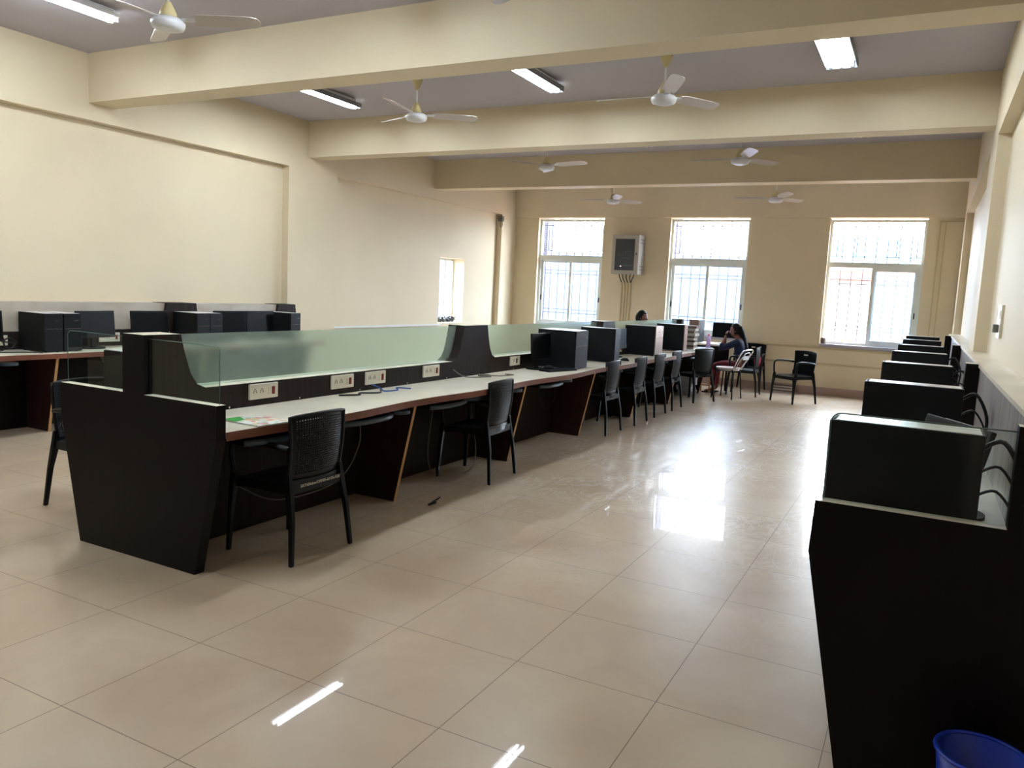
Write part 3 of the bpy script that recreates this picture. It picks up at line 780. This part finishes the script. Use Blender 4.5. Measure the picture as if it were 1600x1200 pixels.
mo = make_monitor(GM, .46, .27); first = True
for y, x, a, lb in ((3.90, -7.38, 0, 'black monitor cut by the left edge of the photo'), (5.02, -7.36, 8, 'black monitor right of the near pair of towers by the left wall'),
                 (5.66, -7.38, 0, 'black monitor left of the middle pair of towers by the left wall'), (6.76, -7.38, -4, 'black monitor right of the middle pair of towers by the left wall'), (7.24, -7.38, 0, 'rightmost black monitor on the left wall desk, beside the last tower')):
    if first: mo.location = (x, y, .76); mo.rotation_euler = (0, 0, R_(a)); mo['label'] = lb; first = False
    else: dup(mo, (x, y, .76), R_(a), lb)
mc = make_monitor('monitors on the centre desk', .44, .26)
mc.location = (-3.43, 7.19, .76); mc.rotation_euler = (0, 0, R_(0)); mc['label'] = 'black monitor turned edge-on beside the nearest towers on the centre desk'
dup(mc, (-3.48, 9.55, .76), R_(-10), 'black monitor edge-on between the lone tower and the bright-fronted pair')
m3 = dup(mc, (-3.10, 13.90, .80), R_(-90), 'black monitor on the far table in front of the woman')
m5 = dup(mc, (-4.05, 12.6, .76), R_(180), 'monitor of the man, its top edge showing over the partition')
m4 = dup(mc, (.115, 3.43, .76), R_(208), 'black monitor tilted back between the two nearest towers on the right wall desk')
for c in m4.children:
    if c.name.startswith('bezel'): c.rotation_euler = (R_(0), R_(-14), 0); c.location.z = .235
m4['group'] = 'monitors on the right wall desk'

# keyboard and mouse
def keyboard(x, y, rz, lb):
    t = thing('keyboard', lb, 'keyboard', (x, y, .76), rz)
    b = B(); box(b, -.07, .07, -.22, .22, 0, .018, 0, .004); obj('body', b, BLACKP, t)
    b = B()
    for i in range(5):
        for j in range(15): box(b, -.058+i*.023, -.038+i*.023, -.21+j*.028, -.186+j*.028, .018, .024)
    obj('keys', b, SHEENP, t)
def mouse(x, y, z, rz, lb):
    t = thing('computer_mouse', lb, 'mouse', (x, y, z), rz)
    b = B(); bmesh.ops.create_uvsphere(b, u_segments=16, v_segments=10, radius=1)
    for v in b.verts: v.co = Vector((v.co.x*.055, v.co.y*.031, max(0, v.co.z)*.034))
    bmesh.ops.remove_doubles(b, verts=b.verts, dist=1e-5); obj('shell', b, BLACKP, t, True)
    b = B(); box(b, .015, .035, -.004, .004, .026, .034, 0, .002); obj('wheel', b, SHEENP, t)
keyboard(-3.25, 7.22, R_(-15), 'black keyboard lying before the nearest towers on the centre desk')
mouse(-3.30, 7.10, .786, .4, 'black mouse resting on the black keyboard')
mouse(-3.22, 9.12, .76, .2, 'black mouse between the lone tower and the bright-fronted pair')

# cables on desks ------------------------------------------------------
def cable(name, pts, r, m, lb, grp=None):
    b = B(); tube(b, smoothpath(pts, 6), r, 7); return tag(obj(name, b, m), lb, 'cable', grp)
def rnd_loop(cx, cy, z, r, turns=2):
    return [(cx+r*math.cos(a), cy+r*1.2*math.sin(a), z+.006*k/8) for k, a in enumerate([2*PI*turns*i/(10*turns) for i in range(10*turns)])]
cable('power_cable', [(-3.52, 4.18, .768), (-3.44, 4.30, .77), (-3.50, 4.38, .768), (-3.42, 4.5, .768), (-3.5, 4.62, .77)], .006, CABLE, 'black cable lying under the second socket of the centre desk')
cable('network_cable', [(-3.585, 4.62, .80), (-3.53, 4.66, .775), (-3.45, 4.60, .768), (-3.42, 4.72, .768), (-3.5, 4.82, .768), (-3.40, 4.86, .768)], .005, CABLEB, 'blue cable hanging below the third socket of the centre desk')
cable('curled_cable', [(-3.585, 5.75, .84), (-3.52, 5.85, .775)]+rnd_loop(-3.46, 6.08, .768, .05)+[(-3.38, 6.25, .768), (-3.34, 6.42, .768), (-3.42, 6.40, .768)], .005, CABLEG, 'grey curled cable on the centre desk below the wooden divider')
cable('power_cable', [(-7.59, 4.0, .84), (-7.5, 4.2, .78), (-7.35, 4.05, .768), (-7.25, 4.25, .768), (-7.12, 4.33, .768)], .005, CABLE, 'black cable trailing off the left wall desk before the near towers')
cable('coiled_cable', [(-7.58, 4.15, .86)]+[(-7.5, 4.25+.05*math.cos(a), .83+.05*math.sin(a)) for a in [2*PI*i/8 for i in range(17)]], .007, CABLE, 'black cable coil beside the socket at far left')
for i, y in enumerate((3.0, 4.66, 6.42, 8.22)):
    b = B()
    for k in range(3):
        x0 = .20; yy = y-.05+.05*k
        tube(b, smoothpath([(x0, yy, 1.10-.09*k), (.26, yy-.02, 1.13-.09*k), (.315, yy-.03, 1.02-.07*k), (.31, yy-.04, .9-.03*k), (.29, yy-.06, .78)], 5), .005 if k else .008, 7)
    tag(obj('power_cable', b, CABLE), ['black cables behind the tower at the glass screen on the right', 'thick black cables behind the second tower by the right wall', 'black cables behind the third tower by the right wall', 'black cables behind the fourth tower by the right wall'][i], 'cable', 'cables behind the right wall towers')
for i, (pts, lb) in enumerate((([(-3.3, 4.12, .70), (-3.32, 4.16, .45), (-3.42, 4.05, .2), (-3.50, 3.6, .16), (-3.52, 3.3, .3)], 'thin cable hanging under the near end of the centre desk'),
                               ([(-3.4, 5.2, .68), (-3.45, 5.2, .2), (-3.42, 5.3, .012), (-3.3, 5.6, .012), (-3.38, 5.85, .15), (-3.5, 5.9, .5)], 'pale cable drooping to the floor under the second armchair'),
                               ([(-3.45, 7.3, .68), (-3.5, 7.35, .45), (-3.46, 7.45, .32), (-3.42, 7.55, .45), (-3.46, 7.6, .68)], 'dark cable loop hanging under the desk near the third leg panel'))):
    cable('hanging_cable', pts, .004, CABLEG if i != 2 else CABLE, lb, 'cables hanging under the centre desk')

# magazine ---------------------------------------------------------------
def magazine():
    m = mat('magazine_cover', (240, 238, 230), .35); nt = m.node_tree; bs = nt.nodes['Principled BSDF']
    tc = nt.nodes.new('ShaderNodeTexCoord'); v = nt.nodes.new('ShaderNodeTexVoronoi'); v.inputs['Scale'].default_value = 32
    r = nt.nodes.new('ShaderNodeValToRGB'); e = r.color_ramp.elements
    e[0].color = lin((226, 130, 140)); e[1].color = lin((240, 238, 230)); e[0].position = .1; e[1].position = .75
    for p, c in ((.25, (244, 200, 120)), (.4, (240, 238, 230)), (.5, (130, 190, 120)), (.6, (236, 230, 235))):
        q = e.new(p); q.color = lin(c)
    nt.links.new(tc.outputs['Object'], v.inputs[0]); nt.links.new(v.outputs['Color'], r.inputs[0]); nt.links.new(r.outputs[0], bs.inputs['Base Color'])
    t = thing('magazine', 'flower-patterned magazine with a green corner on the near end of the centre desk', 'magazine', (-3.18, 3.09, .761), R_(-3))
    b = B(); box(b, -.15, .14, -.10, .13, 0, .006); obj('pages', b, PAPER, t)
    b = B(); box(b, -.15, .14, -.10, .13, .006, .0075); obj('cover', b, m, t)
    b = B(); prism(b, [(-.15, -.10), (-.15, .02), (-.06, -.02), (-.04, -.10)], 2, .0076, .0082); obj('green_corner', b, mat('green_print', (60, 170, 60), .4), t)
magazine()

# paper stacks -----------------------------------------------------------
def stack(x, y, z, n, w, d, h, lbl, grp, name='paper_bundle', m=None):
    zz = z
    words = ['lowest', 'second from bottom', 'third from bottom', 'fourth from bottom', 'fifth from bottom', 'sixth from bottom', 'seventh from bottom', 'eighth from bottom', 'ninth from bottom', 'tenth from bottom', 'eleventh from bottom']
    for k in range(n):
        b = B(); hh = h*random.uniform(.8, 1.2)
        a = random.uniform(-.06, .06); box(b, -w/2, w/2, -d/2, d/2, 0, hh, 0, .003)
        for v in b.verts: v.co.z += .004*math.sin(v.co.x*20+k)*(1 if v.co.z > hh/2 else .3) if k == n-1 else 0
        o = obj(name, b, m or (PAPERD if k % 2 else PAPER)); o.location = (x+random.uniform(-.02, .02), y+random.uniform(-.02, .02), zz); o.rotation_euler = (0, 0, a)
        tag(o, lbl % ('topmost' if k == n-1 else words[k]), 'papers', grp); zz += hh+.0005
stack(-3.38, 12.42, .76, 10, .33, .24, .036, 'grey paper bundle, %s in the tall stack on the centre desk', 'paper bundles stacked on the centre desk')
stack(-3.36, 12.62, 0, 9, .24, .28, .042, 'white paper bundle, %s in the pile on the floor under the desk', 'paper bundles under the centre desk', m=mat('white_paper', (214, 214, 224), .8, noise=.2, nscale=30))
stack(-2.13, 14.40, 0, 6, .34, .24, .026, 'old newspaper bundle, %s by the wall under the lone armchair', 'newspaper bundles by the window wall')
# loose sheets
for i, (x, y, a, lb) in enumerate(((-3.17, 12.05, 10, 'loose white sheet at the desk edge left of the turned armchair'), (-3.25, 12.95, -12, 'open white papers beside the pink bottle on the desk'))):
    b = B(); box(b, -.15, .15, -.105, .105, 0, .004)
    for v in b.verts: v.co.z += .012*max(0, math.sin(v.co.x*9))
    o = obj('paper_sheet', b, mat('sheet_%d' % i, (226, 230, 236), .7)); o.location = (x, y, .7605); o.rotation_euler = (0, 0, R_(a)); tag(o, lb, 'paper')
# bottle
t = thing('water_bottle', 'lilac plastic water bottle with a pink cap near the far desk end', 'bottle', (-3.14, 12.93, .76))
b = B(); lathe(b, [(.034, 0), (.036, .02), (.036, .10), (.033, .12), (.036, .14), (.035, .17), (.017, .205), (.016, .215)], 20); obj('body', b, mat('lilac_plastic', (206, 176, 232), .25), t)
b = B(); lathe(b, [(.019, .208), (.019, .232), (.012, .236)], 16); obj('cap', b, mat('pink_cap', (226, 70, 100), .3), t)
# far table
t = thing('side_table', 'small dark table at the far end holding a monitor', 'table', (-3.35, 13.95, 0))
b = B(); box(b, -.42, .42, -.30, .34, .77, .80); obj('tabletop', b, CREAM, t)
for x in (-.39, .36):
    for y in (-.27, .30): boxo('leg', WENGE, t, x, x+.03, y, y+.03, 0, .77)
b = B(); box(b, -.36, .36, -.28, -.265, .45, .77); obj('front_panel', b, WENGE, t)
tt = dup(tb, (-3.60, 13.68, .80), R_(-90), 'dark computer case on the far table beside the monitor'); del tt['group']
# wooden stool under the desk end
t = thing('wooden_stool', 'bare light-wood stool under the far end of the centre desk', 'stool', (-3.28, 12.80-.0, 0))
t.location = (-3.22, 13.25, 0)
b = B(); box(b, -.12, .12, -.14, .14, .36, .385); obj('seat', b, GOLD, t)
for x in (-.11, .09):
    for y in (-.13, .11): boxo('leg', GOLD, t, x, x+.02, y, y+.02, 0, .36)
b = B(); box(b, -.11, .11, -.125, -.115, .12, .14); obj('stretcher', b, GOLD, t)

# chrome-back visitor chair ---------------------------------------------
def chrome_chair():
    t = thing('metal_chair', 'metal chair with a pale seat and looped chrome back in front of the woman', 'chair', (-2.74, 12.72, 0), R_(78))
    b = B(); pts = [(.19*math.cos(a)*(1 if abs(math.cos(a)) < .8 else 1), .19*math.sin(a)) for a in [2*PI*k/28 for k in range(28)]]
    prism(b, pts, 2, .475, .50); obj('seat', b, mat('pale_seat', (222, 206, 202), .35), t)
    for sx_, sy_ in ((-1, -1), (1, -1), (-1, 1), (1, 1)):
        b = B(); tube(b, [(sx_*.14, sy_*.14, .476), (sx_*.175, sy_*.175, 0)], .011, 8); obj('leg', b, BLACKP, t)
    b = B(); tube(b, [(.19*math.cos(a)*.9, .19*math.sin(a)*.9, .463) for a in [2*PI*k/24 for k in range(25)]], .010, 8); obj('seat_ring', b, CHROME, t)
    b = B()
    tube(b, smoothpath([(-.15, -.15, .47), (-.19, -.22, .62), (-.20, -.30, .76), (-.1, -.33, .80), (.1, -.33, .80), (.20, -.30, .76), (.19, -.22, .62), (.15, -.15, .47)], 6), .012, 8)
    tube(b, smoothpath([(-.10, -.15, .47), (-.12, -.24, .62), (-.08, -.31, .74), (.08, -.31, .74), (.12, -.24, .62), (.10, -.15, .47)], 6), .009, 8)
    obj('back_loop', b, CHROME, t)
    b = B(); prism(b, [(-.11, .64), (.11, .64), (.09, .70), (-.09, .70)], 1, -.285, -.275); obj('back_pad', b, mat('pale_back', (224, 224, 228), .3), t)
chrome_chair()
# pink cloth on chair
b = B(); bmesh.ops.create_icosphere(b, subdivisions=3, radius=1)
for v in b.verts:
    n = 1+.25*math.sin(v.co.x*7+v.co.z*5)*math.cos(v.co.y*6); v.co = Vector((v.co.x*.055*n, v.co.y*.05*n, v.co.z*.10*n))
o = obj('cloth', b, mat('pink_print', (206, 70, 100), .8, noise=.5, nscale=40), smooth=True); o.location = (-2.555, 14.16, .53); tag(o, 'pink printed cloth lying on the armchair against the window wall', 'cloth')
# small pot on sill
b = B(); lathe(b, [(.035, 0), (.05, .05), (.045, .10), (.04, .10), (.035, .02)], 18)
o = obj('small_pot', b, mat('pot_grey', (120, 108, 104), .7)); o.location = (-1.56, YW+.02, WZ0+.028); tag(o, 'small grey pot on the sill of the rightmost window', 'pot')

# network cabinet -------------------------------------------------------
t = thing('network_cabinet', 'grey wall cabinet with dark glass door between the left and middle windows', 'cabinet', (-5.18, YW, 1.97))
b = B(); box(b, -.27, .27, -.33, 0, 0, .74, 0, .006); obj('body', b, mat('cabinet_grey', (168, 164, 156), .5), t)
b = B(); box(b, -.265, .265, -.345, -.331, .01, .73, 0, .004); d = obj('door', b, mat('cabinet_door_grey', (176, 170, 160), .5), t)
b = B(); box(b, -.20, .185, -.348, -.3455, .07, .66); obj('dark_glass', b, mat('smoked_glass', (46, 54, 64), .1), d)
b = B()
for z, a, c in ((.16, -.12, .16), (.30, -.1, .10), (.42, -.02, .14)): box(b, a, c, -.3488, -.3482, z, z+.004)
for k in range(6): box(b, -.14+.05*k, -.136+.05*k, -.3488, -.3482, .34, .39)
obj('patch_panel', b, mat('panel_glint', (110, 124, 138), .4), d)
b = B(); box(b, .215, .235, -.352, -.3455, .36, .40, 0, .002); obj('lock', b, HOLE, d)
b = B(); box(b, -.08, -.068, -.350, -.3482, .14, .152); obj('status_light', b, emis('red_led', (1, .35, .3), 3), d)
b = B()
for z in (.08, .14, .58, .64): box(b, .271, .274, -.27, -.05, z, z+.025)
obj('side_vent', b, mat('vent_dark', (130, 128, 122), .6), t)
b = B()
for k, x in enumerate((-.14, -.09, -.03, .03, .08)): tube(b, smoothpath([(x*1.4, -.08, .01), (x*1.2, -.1, -.06), (-.15+.06*min(k, 3), -.02, -.155)], 5), .009, 7)
obj('cable', b, CABLE, t)
# switchboard on the right wall
t = thing('switchboard', 'white switchboard with a plugged adaptor on the right wall', 'switch', (XR+.1, 6.72, 1.37))
b = B(); box(b, -.018, 0, -.13, .13, 0, .24, 0, .003); obj('plate', b, SOCK, t)
b = B()
for y in (-.09, -.03, .03): box(b, -.024, -.0185, y, y+.04, .14, .20, 0, .002)
obj('rocker', b, WHITE, t)
b = B(); box(b, -.055, -.0185, -.06, -.01, .04, .10, 0, .005); obj('plug', b, mat('plug_grey', (120, 116, 110), .5), t)
# wire tangle high on the left wall
t = thing('junction_box', 'small grey junction box with a tangled wire high on the left wall pilaster', 'junction box', (XL-.05, 13.98, 2.86))
b = B(); box(b, 0-.0, .10, -.04, .04, .06, .16, 0, .004); obj('box', b, mat('box_grey', (110, 104, 90), .6), t)
b = B(); tube(b, smoothpath([(.07, -.02+.05*math.cos(a), .02+.08*math.sin(a)) for a in [2*PI*i/7 for i in range(16)]], 3), .008, 6); obj('wire', b, CABLEG, t)
# unidentified dark bundle, shaped as a tangle, on the sill of the small window
b = B()
for k in range(16):
    p = Vector((XL-.22+random.uniform(-.07, .07), 12.38+random.uniform(-.3, .3), .925)); pts = [p+Vector((random.uniform(-.04, .04), random.uniform(-.08, .08), random.uniform(-.015, .09))) for _ in range(6)]
    tube(b, smoothpath(pts, 3), .009, 6)
tag(obj('dark_bundle', b, CABLE), 'dark tangled bundle heaped on the small left wall window sill', 'cables')
# debris on floor
b = B(); tube(b, smoothpath([(-2.98, 4.52, .012), (-2.95, 4.56, .03), (-2.99, 4.6, .012), (-2.95, 4.63, .05)], 4), [.006, .007, .009, .012, .014, .014, .012, .012, .01, .008, .007, .005, .004], 6)
tag(obj('rubber_scrap', b, CABLE), 'small black scrap lying on the aisle floor before the second armchair', 'scrap')
# waste bin
t = thing('waste_bin', 'blue plastic waste bin on the floor against the near right end panel', 'bin', (.262, 2.50, 0))
BL = mat('blue_plastic', (16, 50, 160), .35)
b = B(); lathe(b, [(.001, .004), (.088, 0), (.118, .29), (.112, .29), (.083, .012), (.001, .010)], 32, cap=False); obj('body', b, BL, t)
b = B(); tube(b, [(.119*math.cos(a), .119*math.sin(a), .292) for a in [2*PI*k/32 for k in range(33)]], .007, 8); obj('rim', b, BL, t)

# ------------------------------------------------------------------ people
SKIN = mat('skin', (132, 84, 66), .5); HAIR = mat('hair', (14, 11, 11), .55, spec=.2)
def skinbody(name, nodes, edges, m, parent, sub=2):
    me = bpy.data.meshes.new(name); me.from_pydata([n[0] for n in nodes], edges, []); 
    o = bpy.data.objects.new(name, me); C.objects.link(o)
    md = o.modifiers.new('s', 'SKIN'); md.use_smooth_shade = True
    for i, n in enumerate(nodes):
        sv = me.skin_vertices[0].data[i]; sv.radius = n[1] if isinstance(n[1], tuple) else (n[1], n[1]); sv.use_root = (i == 0)
    ms = o.modifiers.new('u', 'SUBSURF'); ms.levels = sub; ms.render_levels = sub
    bpy.context.view_layer.update()
    nm = bpy.data.meshes.new_from_object(o.evaluated_get(bpy.context.evaluated_depsgraph_get()))
    bpy.data.objects.remove(o); nm.materials.append(m)
    for p in nm.polygons: p.use_smooth = True
    q = bpy.data.objects.new(name, nm); C.objects.link(q); q.parent = parent; return q
def head_mesh(b, c, pitch=0):
    bmesh.ops.create_uvsphere(b, u_segments=28, v_segments=20, radius=1)
    for v in b.verts:
        x, y, z = v.co
        w = .074*(1-.22*max(0, -z)); d = .095*(1-.12*max(0, -z)); p = Vector((x*w, y*d, z*.118))
        if y > .75 and abs(x) < .28 and -.35 < z < .12: p.y += .022*(1-abs(x)/.28)*(1-abs(z+.15)/.3 if abs(z+.15) < .3 else 0)   # nose
        if y > .7 and abs(abs(x)-.4) < .2 and .0 < z < .25: p.y -= .006    # eye sockets
        if y > .6 and abs(x) < .35 and -.62 < z < -.5: p.y += .006         # lips
        if y > .3 and z < -.8: p.y += .012                                 # chin
        v.co = p
    for s in (-1, 1):
        r = bmesh.ops.create_uvsphere(b, u_segments=10, v_segments=8, radius=1)
        for v in r['verts']: v.co = Vector((s*.074+v.co.x*.010, v.co.y*.018-.005, v.co.z*.030-.008))
def hand(nodes, edges, base_i, base, d, palm_n, s=1, curl=.6):
    """palm plus five fingers grown off node base_i"""
    d = Vector(d).normalized(); n = Vector(palm_n).normalized(); side = d.cross(n).normalized()
    base = Vector(base)
    nodes.append((tuple(base+d*.045), (.030, .016))); pi_ = len(nodes)-1; edges.append((base_i, pi_))
    out = []
    for k, L in enumerate((.070, .078, .072, .058)):
        o = base+d*.075+side*(-.027+.018*k)*s
        out.append([o, o+d*L*.45+n*L*.25*curl, o+d*L*.65+n*L*.75*curl])
    th = base+d*.02+side*(-.030)*s
    out.append([th, th+(d*.5-side*s*.6+n*.3).normalized()*.035, th+(d*.8-side*s*.35+n*.6).normalized()*.060])
    return out
def person(root, nodes, edges, body_m, hands, headpos, headrot, hair, legs_m=None):
    pass
def seated(lb, loc, rz, top_m, leg_m, long_hair, pose):
    t = thing('person', lb, 'person', loc, rz)     # faces +Y; origin on the floor under the pelvis
    n = [((0, 0, .52), (.15, .12)), ((0, .02, .66), (.125, .095)), ((0, .05, .82), (.145, .10)), ((0, .075, .94), (.12, .08)), ((0, .10, 1.01), (.048, .048)), ((0, .135, 1.06), (.045, .045))]
    e = [(0, 1), (1, 2), (2, 3), (3, 4), (4, 5)]
    def add(p, r, a): n.append((p, r)); e.append((a, len(n)-1)); return len(n)-1
    for s in (-1, 1):
        h = add((s*.09, .04, .50), (.085, .08), 0); k = add((s*.11, .27, .515), .072, h); k2 = add((s*.12, .44, .50), .058, k)
        c = add((s*.12, .45, .30), .050, k2); a = add((s*.12, .44, .085), .034, c); f = add((s*.125, .50, .045), (.036, .03), a); add((s*.13, .60, .032), (.034, .02), f)
    hands = []
    for s, (el, wr, hd, pn) in zip((-1, 1), pose):
        sh = add((s*.155, .075, .945), .052, 3); ee = add(el, .038, sh); mm = add(tuple((Vector(el)+Vector(wr))/2), .033, ee); w = add(wr, .024, mm)
        hands.append((hand(n, e, w, wr, hd, pn, s)))
    body = skinbody('body', n, e, SKIN, t)
    # clothing as slightly larger skins over the torso, arms and legs
    tn = [(p, (r[0]+.012, r[1]+.012)) for p, r in n[:4]]; te = [(0, 1), (1, 2), (2, 3)]
    tn.insert(0, ((0, .02, .46), (.165, .13))); te = [(0, 1), (1, 2), (2, 3), (3, 4)]
    tn.append(((0, .080, .985), (.105, .082))); te.append((4, 5))
    for s, (el, wr, hd, pn) in zip((-1, 1), pose):
        tn.append(((s*.155, .075, .945), .064)); te.append((4, len(tn)-1))
        tn.append((tuple((Vector((s*.155, .075, .945))+Vector(el))/2), .056)); te.append((len(tn)-2, len(tn)-1))
        tn.append((el, .050)); te.append((len(tn)-2, len(tn)-1))
        q = Vector(el)*.45+Vector(wr)*.55; tn.append((tuple(q), .042)); te.append((len(tn)-2, len(tn)-1))
    if long_hair:      # tunic falls over the lap
        for s in (-1, 1):
            tn.append(((s*.10, .20, .505), .115)); te.append((0, len(tn)-1)); tn.append(((s*.115, .40, .50), .10)); te.append((len(tn)-2, len(tn)-1))
            tn.append(((s*.12, .46, .40), .085)); te.append((len(tn)-2, len(tn)-1))
    skinbody('top', tn, te, top_m, t)
    ln = [((0, .0, .49), (.14, .10))]; le = []
    for s in (-1, 1):
        i = 0
        for p, r in (((s*.10, .10, .50), .098), ((s*.115, .30, .515), .088), ((s*.12, .45, .50), .078), ((s*.12, .46, .30), .068), ((s*.12, .45, .12), .056)):
            ln.append((p, r)); le.append((i, len(ln)-1)); i = len(ln)-1
    skinbody('trousers', ln, le, leg_m, t)
    for hs in hands:
        for f in hs:
            fn = [(tuple(p), .0085) for p in f]; 
            skinbody('finger', fn, [(0, 1), (1, 2)], SKIN, body, 1)
    b = B(); head_mesh(b, None); hd_ = obj('head', b, SKIN, t, True); hd_.location = (0, .155, 1.135)
    hd_.rotation_euler = (R_(-8), 0, 0)
    b = B(); bmesh.ops.create_uvsphere(b, u_segments=28, v_segments=20, radius=1)
    kill = []
    for v in b.verts:
        x, y, z = v.co
        v.co = Vector((x*.084, y*.104-.008, z*.126+.008))
        if (y > .25 and z < .55 and y-.6*z > .25) or z < -.62: kill.append(v)
    bmesh.ops.delete(b, geom=kill, context='VERTS')
    bmesh.ops.solidify(b, geom=b.faces[:], thickness=.012)
    obj('hair', b, HAIR, hd_, True)
    b = B()
    for s in (-1, 1):
        r = bmesh.ops.create_uvsphere(b, u_segments=10, v_segments=8, radius=.009)
        for v in r['verts']: v.co += Vector((s*.030, .083, .010))
    obj('eyes', b, mat('eye_dark', (20, 14, 12), .2), hd_, True)
    if long_hair:
        b = B(); tube(b, smoothpath([(0, .10, 1.20), (0, .045, 1.10), (0, .0, .98), (0, -.035, .86), (0, -.055, .74), (0, -.06, .62)], 5), [.06]*3+[.056]*8+[.052]*6+[.044]*5+[.034, .026, .018, .010], 10); obj('ponytail', b, HAIR, t)
    b = B()
    for s in (-1, 1): box(b, s*.125-.045, s*.125+.045, .40, .64, .0, .02, 0, .006)
    obj('sandals', b, BLACKP, t)
    return t
navy = mat('navy_cloth', (18, 32, 66), .8, noise=.2); redc = mat('red_cloth', (112, 18, 30), .8); dark = mat('dark_cloth', (40, 40, 46), .8)
w_ = seated('woman with long dark hair in navy top and red trousers, hand at chin', (-2.66, 13.36, 0), R_(90), navy, redc, True,
       [((-.20, .36, .80), (-.12, .30, 1.00), (.25, -.1, .9), (.5, -.6, .2)), ((.20, .36, .80), (.06, .36, .80), (-1, .1, 0), (0, 0, -1))])
m_ = seated('man with short dark hair seated behind the frosted partition, only his head showing', (-4.47, 12.93, 0), R_(-82), dark, dark, False,
       [((-.22, .30, .82), (-.12, .46, .80), (.1, 1, 0), (0, 0, -1)), ((.22, .30, .82), (.12, .46, .80), (-.1, 1, 0), (0, 0, -1))])
w_.scale = (.94, .94, .94)
m_.location.z = .06
for c in m_.children:
    if c.name.startswith('sandals'): c.location.z = -.06
